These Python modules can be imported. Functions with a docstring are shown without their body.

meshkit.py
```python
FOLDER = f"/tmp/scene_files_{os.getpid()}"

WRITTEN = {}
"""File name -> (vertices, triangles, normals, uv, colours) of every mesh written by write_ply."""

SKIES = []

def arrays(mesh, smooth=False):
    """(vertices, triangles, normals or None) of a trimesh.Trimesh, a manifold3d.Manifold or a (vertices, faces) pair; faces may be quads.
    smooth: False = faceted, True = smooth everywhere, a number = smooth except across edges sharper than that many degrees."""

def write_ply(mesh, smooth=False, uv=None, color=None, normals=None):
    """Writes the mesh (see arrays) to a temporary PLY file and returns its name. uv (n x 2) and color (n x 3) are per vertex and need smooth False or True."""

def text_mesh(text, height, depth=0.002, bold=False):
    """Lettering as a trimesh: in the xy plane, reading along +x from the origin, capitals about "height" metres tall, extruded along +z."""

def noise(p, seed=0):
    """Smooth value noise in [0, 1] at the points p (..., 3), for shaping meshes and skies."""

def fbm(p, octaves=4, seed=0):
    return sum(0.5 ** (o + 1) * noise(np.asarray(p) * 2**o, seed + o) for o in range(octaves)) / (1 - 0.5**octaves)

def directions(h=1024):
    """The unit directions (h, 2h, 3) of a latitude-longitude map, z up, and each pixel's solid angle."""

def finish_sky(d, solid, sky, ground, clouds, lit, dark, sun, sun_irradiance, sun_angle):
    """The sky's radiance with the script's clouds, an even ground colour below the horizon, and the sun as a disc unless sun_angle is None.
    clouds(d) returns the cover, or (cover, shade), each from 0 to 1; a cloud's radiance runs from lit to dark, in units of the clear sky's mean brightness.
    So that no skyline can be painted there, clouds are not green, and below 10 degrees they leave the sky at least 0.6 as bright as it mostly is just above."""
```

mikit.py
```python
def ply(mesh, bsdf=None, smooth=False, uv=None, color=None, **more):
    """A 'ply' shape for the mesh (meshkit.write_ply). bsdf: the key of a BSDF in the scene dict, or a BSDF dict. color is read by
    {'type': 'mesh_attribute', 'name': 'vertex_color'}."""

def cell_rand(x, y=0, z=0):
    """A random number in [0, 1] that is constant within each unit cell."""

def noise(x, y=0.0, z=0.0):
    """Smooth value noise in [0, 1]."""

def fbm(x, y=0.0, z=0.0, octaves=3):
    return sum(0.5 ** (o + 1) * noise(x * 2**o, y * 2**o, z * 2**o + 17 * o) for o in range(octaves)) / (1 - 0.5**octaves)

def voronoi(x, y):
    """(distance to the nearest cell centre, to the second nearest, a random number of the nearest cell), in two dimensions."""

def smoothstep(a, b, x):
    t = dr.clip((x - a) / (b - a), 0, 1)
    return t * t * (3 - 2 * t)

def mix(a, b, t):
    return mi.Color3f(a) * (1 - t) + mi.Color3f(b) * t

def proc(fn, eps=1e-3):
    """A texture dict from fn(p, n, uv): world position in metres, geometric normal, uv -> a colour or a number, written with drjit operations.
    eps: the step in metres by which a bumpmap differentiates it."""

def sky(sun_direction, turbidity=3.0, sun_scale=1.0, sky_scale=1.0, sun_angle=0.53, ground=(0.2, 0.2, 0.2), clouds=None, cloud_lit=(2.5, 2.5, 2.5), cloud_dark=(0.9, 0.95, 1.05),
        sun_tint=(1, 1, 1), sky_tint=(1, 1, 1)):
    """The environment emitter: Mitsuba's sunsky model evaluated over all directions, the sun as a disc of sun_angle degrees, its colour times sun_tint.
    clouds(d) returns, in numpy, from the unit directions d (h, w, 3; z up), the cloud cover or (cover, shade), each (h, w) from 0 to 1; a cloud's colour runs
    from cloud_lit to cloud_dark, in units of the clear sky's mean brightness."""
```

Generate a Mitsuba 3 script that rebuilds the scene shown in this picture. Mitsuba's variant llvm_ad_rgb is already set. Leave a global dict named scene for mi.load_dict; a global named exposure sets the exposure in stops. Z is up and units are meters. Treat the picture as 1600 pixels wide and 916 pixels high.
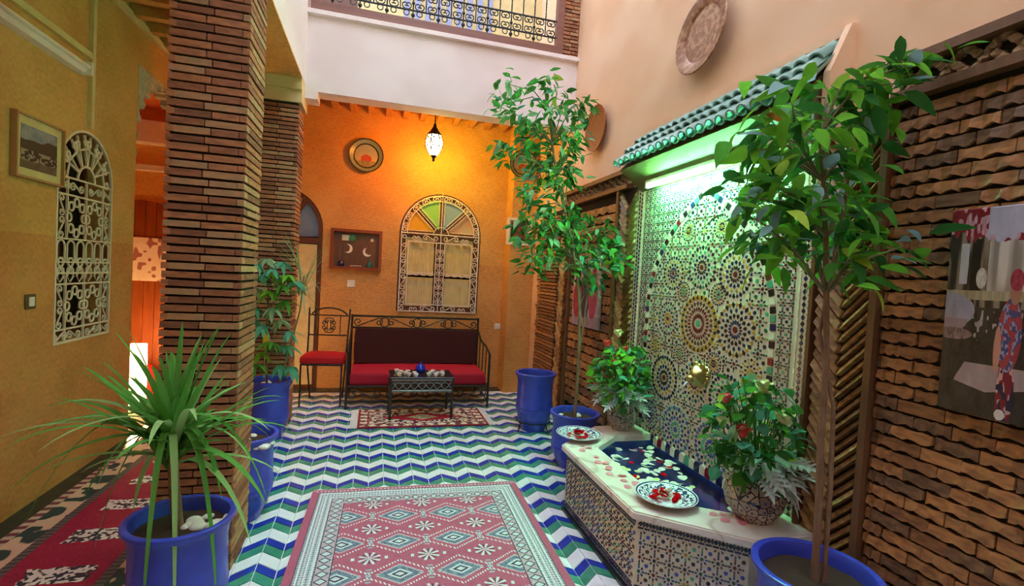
import math, random
import numpy as np, trimesh, drjit as dr, mitsuba as mi
import mikit, meshkit
from shapely.geometry import Polygon, Point, LineString, box as sbox
from shapely import affinity

# ------------------------------------------------------------------ camera, sky, exposure
scene, labels = {}, {}
exposure = 4.15
YAW, PITCH, ROLL, FOCAL = 0.2713, -0.0340, 0.0560, 773.0
fw = np.array([math.sin(YAW) * math.cos(PITCH), math.cos(YAW) * math.cos(PITCH), math.sin(PITCH)])
r0 = np.array([math.cos(YAW), -math.sin(YAW), 0.0])
u0 = np.cross(r0, fw)
cam_up = -math.sin(ROLL) * r0 + math.cos(ROLL) * u0
cam_right = math.cos(ROLL) * r0 + math.sin(ROLL) * u0
EYE = np.array([0.0, 0.0, 1.5])
scene['camera'] = {'type': 'perspective', 'fov': 2 * math.degrees(math.atan(800 / FOCAL)), 'fov_axis': 'x', 'near_clip': 0.05,
                   'to_world': mi.ScalarTransform4f().look_at(origin=EYE.tolist(), target=(EYE + fw).tolist(), up=cam_up.tolist())}
scene['sky'] = mikit.sky([0.15, -0.25, 0.95], turbidity=4.0, sun_scale=0.0, sky_scale=1.0, ground=(0.2, 0.2, 0.2),
                         clouds=lambda d: (np.clip(0.75 + 0.5 * (meshkit.fbm(d * 3.0, 4, 5) - 0.5), 0, 1), 0.35 + 0 * d[..., 0]),
                         cloud_lit=(2.1, 2.45, 2.9), cloud_dark=(1.35, 1.58, 1.9))
rng = np.random.default_rng(11)

# ------------------------------------------------------------------ helpers
def L(h):
    c = np.array([int(h[i:i + 2], 16) for i in (1, 3, 5)]) / 255.0
    return [float(v) for v in np.where(c <= 0.04045, c / 12.92, ((c + 0.055) / 1.055) ** 2.4)]
def C(h):
    return mi.Color3f(*L(h))
_n = {}
def nk(base):
    n = _n.get(base, 0); _n[base] = n + 1
    return base if n == 0 else f'{base}_{n:03d}'
def thing(name, label, cat, group=None):
    k = nk(name); labels[k] = {'label': label, 'category': cat}
    if group: labels[k]['group'] = group
    return k
def struct(name, label=None):
    k = nk(name); labels[k] = {'kind': 'structure'}
    if label: labels[k]['label'] = label
    return k
def tw(M):
    return mi.ScalarTransform4f(np.asarray(M, float))
def put(key, shape, bsdf=None, M=None):
    d = dict(shape)
    if bsdf: d['bsdf'] = {'type': 'ref', 'id': bsdf}
    if M is not None: d['to_world'] = tw(M)
    scene[key] = d
    return key
def sh(mesh, bsdf=None, smooth=False, color=None):
    return mikit.ply(mesh, bsdf, smooth, color=color)
def part(parent, name, shape, bsdf=None, M=None, label=None, stuff=False):
    if not isinstance(shape, dict): shape = sh(shape, bsdf)
    k = nk(f'{parent}__{name}')
    put(k, shape, bsdf, M)
    if label or stuff:
        labels[k] = {}
        if label: labels[k]['label'] = label
        if stuff: labels[k]['kind'] = 'stuff'
    return k
def solo(name, label, cat, shape, bsdf=None, M=None, group=None):
    k = thing(name, label, cat, group)
    return put(k, shape if isinstance(shape, dict) else sh(shape, bsdf), bsdf, M)

def tr(x=0, y=0, z=0):
    m = np.eye(4); m[:3, 3] = (x, y, z); return m
def rot(axis, deg):
    return np.array(trimesh.transformations.rotation_matrix(math.radians(deg), axis))
def rz(d): return rot([0, 0, 1], d)
def rx(d): return rot([1, 0, 0], d)
def ry(d): return rot([0, 1, 0], d)
def sc(a, b=None, c=None):
    return np.diag([a, a if b is None else b, a if c is None else c, 1.0])
def frame(o, U, V):
    U = np.asarray(U, float) / np.linalg.norm(U); V = np.asarray(V, float) / np.linalg.norm(V)
    m = np.eye(4); m[:3, 0] = U; m[:3, 1] = V; m[:3, 2] = np.cross(U, V); m[:3, 3] = o; return m
def FB(y0, x=0, z=0): return frame([x, y0, z], [1, 0, 0], [0, 0, 1])      # u = x, v = z, w towards the viewer (-y)
def FL(x0, y=0, z=0): return frame([x0, y, z], [0, 1, 0], [0, 0, 1])      # u = y, v = z, w = +x
def FR(x0, y=0, z=0): return frame([x0, y, z], [0, -1, 0], [0, 0, 1])     # u = -y, v = z, w = -x

def tm(v, f): return trimesh.Trimesh(np.asarray(v, float), np.asarray(f, int), process=False)
def cat(ms): return trimesh.util.concatenate([m for m in ms if m is not None])
def box(x0, x1, y0, y1, z0, z1, b=0.0):
    if b <= 0:
        m = trimesh.creation.box(extents=(x1 - x0, y1 - y0, z1 - z0))
        m.apply_translation(((x0 + x1) / 2, (y0 + y1) / 2, (z0 + z1) / 2)); return m
    pts = []
    for sx in (0, 1):
        for sy in (0, 1):
            for sz in (0, 1):
                c = np.array([x1 if sx else x0, y1 if sy else y0, z1 if sz else z0])
                s = np.array([-1 if sx else 1, -1 if sy else 1, -1 if sz else 1]) * b
                for k in range(3):
                    d = s.copy(); d[k] = 0; pts.append(c + d)
    return trimesh.convex.convex_hull(np.array(pts))
def slab(poly, w0, w1):
    gs = getattr(poly, 'geoms', [poly])
    ms = [trimesh.creation.extrude_polygon(g, w1 - w0, engine='earcut') for g in gs]
    m = cat(ms) if len(ms) > 1 else ms[0]
    m.apply_translation((0, 0, w0)); return m
def tube(pts, r, sides=6, cap=True):
    p = np.asarray(pts, float); n = len(p)
    t = np.gradient(p, axis=0); t /= np.linalg.norm(t, axis=1, keepdims=True) + 1e-12
    a = np.cross(t[0], [0, 0, 1.0] if abs(t[0][2]) < 0.9 else [1.0, 0, 0]); a /= np.linalg.norm(a)
    A = []
    for i in range(n):
        a = a - t[i] * (a @ t[i]); a /= np.linalg.norm(a) + 1e-12; A.append(a)
    A = np.array(A); B = np.cross(t, A)
    ang = np.arange(sides) * 2 * np.pi / sides + np.pi / sides
    R = np.broadcast_to(r, (n,))
    v = (p[:, None] + R[:, None, None] * (np.cos(ang)[None, :, None] * A[:, None] + np.sin(ang)[None, :, None] * B[:, None])).reshape(-1, 3)
    i, j = np.meshgrid(np.arange(n - 1), np.arange(sides), indexing='ij')
    q = np.stack([i * sides + j, i * sides + (j + 1) % sides, (i + 1) * sides + (j + 1) % sides, (i + 1) * sides + j], -1).reshape(-1, 4)
    f = [q[:, [0, 1, 2]], q[:, [0, 2, 3]]]
    if cap:
        k = np.arange(1, sides - 1)
        f.append(np.stack([k * 0, k + 1, k], 1)); o = (n - 1) * sides
        f.append(np.stack([k * 0 + o, k + o, k + 1 + o], 1))
    return tm(v, np.vstack(f))
def lathe(prof, n=32, a0=0.0, a1=2 * math.pi):
    p = np.asarray(prof, float); full = abs(a1 - a0 - 2 * math.pi) < 1e-6
    m = n if full else n + 1
    ang = a0 + (a1 - a0) * np.arange(m) / n
    v = np.stack([p[:, 0][:, None] * np.cos(ang), p[:, 0][:, None] * np.sin(ang), np.repeat(p[:, 1][:, None], m, 1)], -1).reshape(-1, 3)
    k = len(p)
    i, j = np.meshgrid(np.arange(k - 1), np.arange(n), indexing='ij')
    jn = (j + 1) % m
    q = np.stack([i * m + j, i * m + jn, (i + 1) * m + jn, (i + 1) * m + j], -1).reshape(-1, 4)
    return tm(v, np.vstack([q[:, [0, 1, 2]], q[:, [0, 2, 3]]]))
def prism(pts, w0, w1, top_scale=1.0):
    """a convex outline as a solid, its top a little smaller (chamfer)"""
    p = np.asarray(pts, float); n = len(p); c = p.mean(0); q = c + (p - c) * top_scale
    v = np.vstack([np.c_[p, np.full(n, w0)], np.c_[q, np.full(n, w1)]])
    k = np.arange(1, n - 1); i = np.arange(n); j = (i + 1) % n
    f = np.vstack([np.stack([k * 0 + n, k + n, k + 1 + n], 1), np.stack([i, j, j + n], 1), np.stack([i, j + n, i + n], 1)])
    return v, f
def spiral(c, r, a0, turns, d=1, n=16, end=0.15):
    t = np.linspace(0, 1, n); R = r * (1 - (1 - end) * t); a = a0 + d * 2 * np.pi * turns * t
    return np.c_[c[0] + R * np.cos(a), c[1] + R * np.sin(a)]
def sscroll(l, r, turns=1.15, n=14):
    s = spiral((l / 2 - r, 0), r, -np.pi / 2, turns, 1, n)
    return np.vstack([(-s)[::-1], s])
def cscroll(l, r, turns=1.1, n=14):
    s = spiral((l / 2 - r, 0), r, -np.pi / 2, turns, 1, n)
    return np.vstack([(s * [-1, 1])[::-1], s])
def p3(p2, w=0.0): return np.c_[np.asarray(p2, float), np.full(len(p2), w)]
def arc(cx, cy, r, a0, a1, n=20):
    a = np.radians(np.linspace(a0, a1, n)); return np.c_[cx + r * np.cos(a), cy + r * np.sin(a)]
def archpoly(cx, z0, w, spring, n=24):
    """rectangle with a round head: its outline, counter-clockwise"""
    return np.vstack([[cx - w / 2, z0], [cx + w / 2, z0], arc(cx, spring, w / 2, 0, 180, n)])
def R2(deg):
    a = math.radians(deg); return np.array([[math.cos(a), math.sin(a)], [-math.sin(a), math.cos(a)]])

# ------------------------------------------------------------------ materials
def P(name, color, rough=0.5, metal=0.0, spec=0.5, **k):
    if callable(color): color = mikit.proc(color)
    elif isinstance(color, str): color = {'type': 'rgb', 'value': L(color)}
    b = {'type': 'principled', 'base_color': color, 'roughness': rough, 'metallic': metal, **({'specular': spec} if not metal else {}), **k}
    scene[name] = {'type': 'twosided', 'bsdf': b}
    return name
def leafmat(name, h, trans=0.6, rough=0.4):
    scene[name] = {'type': 'principledthin', 'base_color': {'type': 'rgb', 'value': L(h)}, 'roughness': rough, 'diff_trans': trans, 'eta': 1.5, 'spec_trans': 0.0}
    return name
def bumped(name, color, fn, scale, rough=0.7, eps=2e-3, **k):
    P(name, color, rough, **k)
    b = scene[name]['bsdf']
    scene[name] = {'type': 'twosided', 'bsdf': {'type': 'bumpmap', 'arbitrary': mikit.proc(fn, eps), 'scale': scale, 'bsdf': b}}
    return name
noise, fbm, mix, sstep = mikit.noise, mikit.fbm, mikit.mix, mikit.smoothstep

def plaster(a, b, s=6.0):
    A, B = L(a), L(b)
    return lambda p, n, uv: mix(A, B, sstep(0.3, 0.75, fbm(p.x * s, p.y * s, p.z * s, 3)))
P('peach_plaster', plaster('#e4bd9a', '#d9ab84', 2.2), 0.75)
P('white_plaster', plaster('#e6d9d4', '#dccdc6', 2.0), 0.75)
def tadelakt(hi1, hi2, lo1, lo2, zc):
    a, b, c, d = L(hi1), L(hi2), L(lo1), L(lo2)
    def f(p, n, uv):
        t = sstep(0.25, 0.8, 0.6 * fbm(p.x * 3.1, p.y * 3.1, p.z * 3.1, 3) + 0.4 * noise(p.x * 55, p.y * 55, p.z * 55))
        return dr.select(p.z > zc + 0.006 * noise(p.x * 9, p.y * 9, 0), mix(a, b, t), mix(c, d, t))
    return f
grain = lambda p, n, uv: noise(p.x * 70, p.y * 70, p.z * 70)
bumped('niche_plaster', tadelakt('#dba45a', '#c98f45', '#d69a55', '#c08040', 1.62), grain, 0.0006, 0.55)
bumped('gallery_plaster', tadelakt('#d0a05c', '#ba8a48', '#cc8e50', '#b4763e', 1.585), grain, 0.0012, 0.6)
P('pink_plaster', '#d9825a', 0.7)
def brickfn(a, b):
    A, B = L(a), L(b)
    return lambda p, n, uv: mix(A, B, sstep(0.3, 0.8, fbm(p.x * 28, p.y * 28, p.z * 60, 2)))
for i, (a, b) in enumerate((('#9a6242', '#855438'), ('#ad7048', '#956042'), ('#87553a', '#744a34'), ('#b08058', '#9c7c5a'))):
    P(f'brick_{i}', brickfn(a, b), 0.8)
P('mortar', '#221812', 0.95)
for i, (a, b) in enumerate((('#936340', '#734c31'), ('#a8744a', '#835a3a'), ('#7c5a41', '#614633'), ('#b67e4e', '#926440'))):
    P(f'clay_{i}', brickfn(a, b), 0.45)
P('clay_joint', '#22170f', 0.9)
def woodfn(a, b, ax=2):
    A, B = L(a), L(b)
    def f(p, n, uv):
        q = [p.x * 40, p.y * 40, p.z * 40]; q[ax] = q[ax] * 0.06
        return mix(A, B, fbm(q[0], q[1], q[2], 3))
    return f
P('strip_light', brickfn('#b48a5a', '#966c44'), 0.4)
P('strip_dark', brickfn('#936a44', '#755035'), 0.4)
P('frame_wood', woodfn('#7a5236', '#5b3b26'), 0.45)
P('dark_wood', woodfn('#6d3f27', '#4e2a19'), 0.4)
P('red_wood', woodfn('#9a4a22', '#7a3516'), 0.4)
P('pale_wood', woodfn('#b98f62', '#9a7248'), 0.5)
P('joist_wood', woodfn('#c8914c', '#a8733a', 1), 0.6)
P('board_wood', woodfn('#b98244', '#96662f', 0), 0.6)
P('balcony_wood', woodfn('#8a5a4a', '#6f4437', 0), 0.45)
P('tile_white', lambda p, n, uv: mix(L('#e8f0f1'), L('#dae5e7'), fbm(p.x * 9, p.y * 9, 0, 2)), 0.16)
P('tile_blue', lambda p, n, uv: mix(L('#1f2f96'), L('#2c43b0'), fbm(p.x * 14, p.y * 14, 0, 2)), 0.14)
P('tile_green', lambda p, n, uv: mix(L('#2f7d66'), L('#4a9a80'), fbm(p.x * 14, p.y * 14, 0, 2)), 0.15)
P('grout', '#bfc8c8', 0.9)
P('dark_tile', '#1c2f2a', 0.25)
P('beige_tile', '#8f7a64', 0.8)
P('skirting', '#20302c', 0.3)
scene['glaze'] = {'type': 'twosided', 'bsdf': {'type': 'principled', 'base_color': {'type': 'mesh_attribute', 'name': 'vertex_color'}, 'roughness': 0.22, 'specular': 0.5}}
P('mosaic_bed', '#d8ccb6', 0.6)
P('navy_tile', lambda p, n, uv: mix(L('#1c2c66'), L('#2c4486'), fbm(p.x * 5, p.y * 5, p.z * 5, 3)), 0.15)
P('roof_glaze', lambda p, n, uv: mix(L('#4d7a6e'), L('#a3c4ba'), fbm(p.x * 18, p.y * 18, p.z * 18, 2)), 0.13)
P('green_board', '#6f5a3a', 0.5)
def marblefn(p, n, uv):
    v = fbm(p.x * 3, p.y * 3, p.z * 3, 4)
    vein = sstep(0.06, 0.0, dr.abs(fbm(p.x * 5 + v * 2, p.y * 5, p.z * 5, 3) - 0.5))
    return mix(mix(L('#ece6e0'), L('#d8c8ba'), v), L('#ad8f80'), vein * 0.5)
P('marble', marblefn, 0.15)
P('cobalt', lambda p, n, uv: mix(L('#3540b0'), L('#4656cc'), fbm(p.x * 12, p.y * 12, p.z * 12, 2)), 0.25)
P('soil', '#3b2a1e', 0.95)
P('pebble', '#e6e0d6', 0.6)
P('black_iron', '#24231f', 0.4, spec=0.5)
P('white_iron', '#d9cfb4', 0.5)
P('grille_white', '#e0d3c8', 0.5)
P('brass', '#c4ad72', 0.35, 1.0)
P('frieze_clay', brickfn('#b59a7c', '#7d6650'), 0.7)
P('steel', '#b8bab8', 0.35, 0.9)
P('velvet_dark', '#3c0f0c', 0.85, sheen=0.15)
P('velvet_red', '#a5102a', 0.8, sheen=0.5)
P('velvet_bright', '#b01018', 0.8, sheen=0.4)
P('plastic_white', '#e4dfd2', 0.4)
P('switch_dark', '#5b4a33', 0.5)
P('black', '#0d0c0b', 0.6)
P('night_glass', '#1c1a16', 0.1)
P('cream_cloth', lambda p, n, uv: mix(L('#d9c690'), L('#c4ae78'), fbm(p.x * 14, p.y * 14, p.z * 14, 3)), 0.85)
P('stucco', lambda p, n, uv: mix(L('#c9c2a8'), L('#96927c'), fbm(p.x * 40, p.y * 40, p.z * 40, 2)), 0.85)
P('trunk', lambda p, n, uv: mix(L('#6b4d34'), L('#92745a'), fbm(p.x * 60, p.y * 60, p.z * 18, 3)), 0.8)
P('twig', '#6f6a45', 0.7)
for nme, h in dict(leaf_bright='#6fb038', leaf_mid='#528f38', leaf_deep='#3a6f35', leaf_blue='#8fb0b4', leaf_lime='#a3c24a', leaf_brown='#a8682c', leaf_small='#5c9a4c', leaf_pale='#94bd90',
                   leaf_teal='#58a080', spike_green='#68a44c', spike_pale='#a0c47c', leaf_yellow='#c2ad3a', silver_leaf='#ccd6d0').items():
    leafmat(nme, h)
leafmat('petal_white', '#ece9e0', 0.3, 0.5); leafmat('petal_pink', '#e79aa6', 0.3, 0.5); leafmat('petal_red', '#c1121c', 0.3, 0.5); leafmat('petal_green', '#cfe0a0', 0.3, 0.5)
leafmat('petal_coral', '#e0503c', 0.3, 0.5)
scene['water_glass'] = {'type': 'dielectric', 'int_ior': 1.33}
scene['clear_pane'] = {'type': 'thindielectric', 'int_ior': 1.5}

# ------------------------------------------------------------------ the setting
XL, XR, YB = -1.9, 1.97, 6.4
unit = sh(box(-.5, .5, -.5, .5, -.5, .5))
def ub(parent, name, bsdf, x0, x1, y0, y1, z0, z1, R=None, label=None):
    M = tr((x0 + x1) / 2, (y0 + y1) / 2, (z0 + z1) / 2) @ (np.eye(4) if R is None else R) @ sc(x1 - x0, y1 - y0, z1 - z0)
    return part(parent, name, unit, bsdf, M, label)
def sbx(name, bsdf, x0, x1, y0, y1, z0, z1, label=None):
    return put(struct(name, label), sh(box(x0, x1, y0, y1, z0, z1), bsdf))

sbx('floor', 'grout', -4.2, XR + .2, -2.6, 6.7, -.08, -.005)
floor = 'floor'
ub(floor, 'gallery_slab', 'beige_tile', -4.0, -.99, -2.5, 6.4, -.004, 0)
# chevron tiles: rows of blue, green and white arms
ARM, RISE, PER = .104, .085, .245
rows = (('tile_blue', .065), ('tile_green', .078), ('tile_white', .102))
tile_ply = {}
for ci, (m, t) in enumerate(rows):
    for s in (0, 1):
        g = .002
        q = np.array([[g, g], [ARM - g, RISE + g], [ARM - g, RISE + t - g], [g, t - g]])
        if s: q = np.array([[g, RISE + g], [ARM - g, g], [ARM - g, t - g], [g, RISE + t - g]])
        v, f = prism(q, -.006, 0.0, .97)
        tile_ply[ci, s] = (v, f, sh((v, f)))
def project(X):
    d = np.asarray(X, float) - EYE
    z = d @ fw
    return 800 + FOCAL * (d @ cam_right) / z, 458 - FOCAL * (d @ cam_up) / z, z
tiles = []
for k in range(-40, 36):
    y = 3.3 + k * PER
    for i in range(-9, 26):
        x = i * ARM + .02
        off = 0
        for ci, (m, t) in enumerate(reversed(rows)):
            c = 2 - ci
            cx, cy = x + ARM / 2, y + off + (RISE + t) / 2
            lo = -.99 if 4.0 < cy or cy < 2.4 else -.99
            if cy < -2.4 or cy > 6.17 or cx < lo or cx > XR - .03: off += t; continue
            px, py, z = project((cx, cy, 0))
            vis = z > .3 and -40 < px < 1640 and py < 940 and not (-.33 < cx < .98 and 1.3 < cy < 3.33) and not (cx > 1.3 and 1.9 < cy < 3.3) and cx > -.75
            tiles.append((t * (z if z > .3 else 99) ** -3 if vis else 0, c, i & 1, x, y + off)); off += t
tiles.sort(key=lambda a: -a[0])
for a, c, s, x, y in tiles[:300]:
    part(floor, 'tile', tile_ply[c, s][2], rows[c][0], tr(x, y, rng.uniform(-.0008, .0008)) @ rx(rng.normal(0, .25)) @ ry(rng.normal(0, .25)))
for c in range(3):
    V, F, o = [], [], 0
    for a, cc, s, x, y in tiles[300:]:
        if cc == c:
            v, f, _ = tile_ply[c, s]; V.append(v + [x, y, rng.uniform(-.0008, .0008)]); F.append(f + o); o += len(v)
    part(floor, 'tile_field', (np.vstack(V), np.vstack(F)), rows[c][0], stuff=True)
for i in range(46): ub(floor, 'border_tile', 'dark_tile', XL, -1.77, 1.2 + i * .1, 1.297 + i * .1, -.004, .004)
for i in range(26): ub(floor, 'border_tile', 'dark_tile', -1.0 + i * .102, -.9 + i * .102, 6.19, 6.4, -.004, .003)

# left gallery wall with the grilled window and the opening to the side room
pl = Polygon([(-2.5, 0), (6.4, 0), (6.4, 3.42), (-2.5, 3.42)])
pl = pl.difference(Polygon(archpoly(4.015, .91, .66, 1.98))).difference(sbox(4.7, 0, 5.95, 3.03))
put(struct('wall_left'), sh(slab(pl, -.2, 0), 'gallery_plaster'), M=FL(XL))
arcu = Point(5.325, 2.36).buffer(.62)
arcu = affinity.scale(arcu, 1.0, 1.02, origin=(5.325, 2.36))
sp = sbox(4.7, 2.3, 5.95, 3.03).difference(arcu)
for a in np.arange(8, 180, 13): sp = sp.difference(Point(5.325 + .64 * math.cos(math.radians(a)), 2.36 + .65 * math.sin(math.radians(a))).buffer(.045))
part('wall_left', 'stucco_spandrel', sh(slab(sp, -.16, .004), 'stucco'), M=FL(XL), label='carved grey plaster spandrel with a scalloped edge')
ub('wall_left', 'ceiling_trim', 'cream_cloth', XL, XL + .03, -2.5, 6.4, 3.31, 3.36)
for nm, a in (('cable_trunking', (XL, XL + .025, 3.995, 4.03, 2.33, 3.42)), ('cable_trunking', (XL, XL + .025, -1.0, 3.99, 2.785, 2.825))):
    ub('wall_left', nm, 'cream_cloth', *a)

# back wall with the arched window and the arched doorway
WX, WZ, WW, WS = .79, .98, 1.04, 1.975
DX, DW, DS = -1.11, .96, 1.93
pb = Polygon([(-4.2, 0), (XR, 0), (XR, 3.8), (-4.2, 3.8)]).difference(Polygon(archpoly(WX, WZ, WW, WS))).difference(Polygon(archpoly(DX, -.1, DW, DS)))
put(struct('wall_back'), sh(slab(pb, -.2, 0), 'niche_plaster'), M=FB(YB))
sbx('wall_pilaster', 'niche_plaster', 1.64, XR, 6.1, YB, 0, 3.45)
# side room seen through the opening
sbx('wall_side_room', 'niche_plaster', -4.2, -4.0, 3.9, YB, 0, 3.42)
sbx('wall_side_room_near', 'niche_plaster', -4.2, -2.1, 3.7, 3.9, 0, 3.42)
sbx('ceiling_side_room', 'pink_plaster', -4.2, -2.1, 3.7, YB, 3.12, 3.2)
sbx('trim_1', 'plastic_white', -4.0, -2.1, 6.22, 6.4, 2.72, 2.95)

# ceilings
sbx('ceiling_gallery', 'board_wood', -4.2, -1.0, -2.6, YB + .2, 3.42, 3.5)
for i in range(16): ub('ceiling_gallery', 'joist', 'joist_wood', XL, -1.0, 2.0 + i * .28, 2.075 + i * .28, 3.34, 3.42)
sbx('ceiling_niche', 'board_wood', -1.02, XR, 5.18, YB + .2, 3.46, 3.54)
for i in range(14): ub('ceiling_niche', 'joist', 'joist_wood', -.78 + i * .205, -.715 + i * .205, 5.2, YB, 3.38, 3.46)
sbx('ceiling_front', 'white_plaster', -1.02, XR, -2.6, -2.2, 3.15, 3.4)
# upper walls of the courtyard
sbx('wall_upper_left', 'white_plaster', -1.02, -.70, -2.6, 5.2, 3.16, 6.6)
ub('wall_upper_left', 'soffit', 'gallery_plaster', -1.02, -.70, -2.6, 5.2, 3.145, 3.16)
sbx('wall_lintel', 'white_plaster', -.70, XR, 5.0, 5.2, 3.11, 3.8)
ub('wall_lintel', 'corbel', 'white_plaster', -.70, -.59, 5.0, 5.2, 3.04, 3.11)
sbx('trim_2', 'white_plaster', -.72, XR, 4.95, 5.2, 3.8, 3.84)
sbx('wall_upper_front', 'white_plaster', -.70, XR, -2.6, -2.4, 3.4, 6.6)
sbx('wall_front', 'gallery_plaster', -4.2, XR, -2.7, -2.5, 0, 3.42)
sbx('floor_upper', 'white_plaster', -1.02, XR, 5.2, YB + .2, 3.54, 3.8)
sbx('wall_upper_back', 'cream_cloth', -1.02, XR, YB, YB + .2, 3.8, 6.6)
ub('wall_upper_back', 'door_panel', 'dark_wood', -.9, -.35, YB - .04, YB, 3.8, 5.6)
P('pale_shutter', '#8a90b4', .5)
for i in range(9): ub('wall_upper_back', 'shutter_slat', 'pale_shutter', .2 + i * .13, .26 + i * .13, YB - .03, YB, 4.2, 5.5)
put(struct('wall_right'), sh(box(XR, XR + .2, -2.6, YB + .2, 0, 6.6), 'peach_plaster'))
WR = 'wall_right'
for a in ((-.4, 1.8), (3.48, 5.75)): ub(WR, 'cladding_bed', 'clay_joint', XR - .018, XR, a[0], a[1], 0, 2.26)

# brick pillars
def brick_pillar(key, x0, x1, y0, y1, z0, z1, pitch=.039, hgt=.0285, two=True):
    put(key, sh(box(x0 + .014, x1 - .014, y0 + .014, y1 - .014, z0, z1), 'mortar'))
    n = int((z1 - z0) / pitch); V, F = [], []
    b = .06; mid = (x0 + x1) / 2
    def other(xa, xb, ya, yb, z):
        m = box(xa, xb, ya, yb, z, z + hgt); F.append(m.faces + sum(map(len, V))); V.append(m.vertices)
    for c in range(n):
        z = z0 + c * pitch + .004; j = lambda s=.003: rng.uniform(-s, s)
        odd = c & 1; h = hgt + j(.002)
        xr = x1 - (.03 if odd else 0); xl = x0 + (.03 if odd else 0)
        m = mid + (.012 if odd else -.012) + j(.006)
        for a, bb in ((xl, m - .003), (m + .003, xr - (.003 if odd else 0))):
            R = ry(rng.normal(0, .35))
            ub(key, 'brick', f'brick_{rng.integers(4)}', a, bb, y0 + j(), y0 + b, z, z + h, R)
        ya = y0 if odd else y0 + .063
        ub(key, 'brick', f'brick_{rng.integers(4)}', x1 - (.03 if odd else b), x1 + j(), ya, y1, z, z + h, rx(rng.normal(0, .35)))
        other(x0 + j(), x0 + (.03 if odd else b), ya, y1, z); other(x0 + b, x1 - b, y1 - b, y1 + j(.002), z)
    part(key, 'brick_field', (np.vstack(V), np.vstack(F)), 'brick_1', stuff=True)
brick_pillar(struct('brick_pillar', 'near tall pillar of thin red bricks behind the spiky potted plant'), -.94, -.61, 2.6, 2.93, 0, 3.15)
k = struct('brick_pillar', 'far pillar of thin red bricks left of the red cushioned chair')
brick_pillar(k, -1.05, -.72, 4.85, 5.17, 0, 2.94)
ub(k, 'capital_block', 'cream_cloth', -1.07, -.70, 4.83, 5.19, 2.94, 3.05)
ub(k, 'capital_block', 'cream_cloth', -1.07, -.70, 4.80, 5.19, 3.05, 3.15)
k = struct('brick_pillar', 'upper brick pier at the right end of the balcony')
brick_pillar(k, 1.79, 1.965, 5.0, 5.2, 3.84, 5.8)

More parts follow.
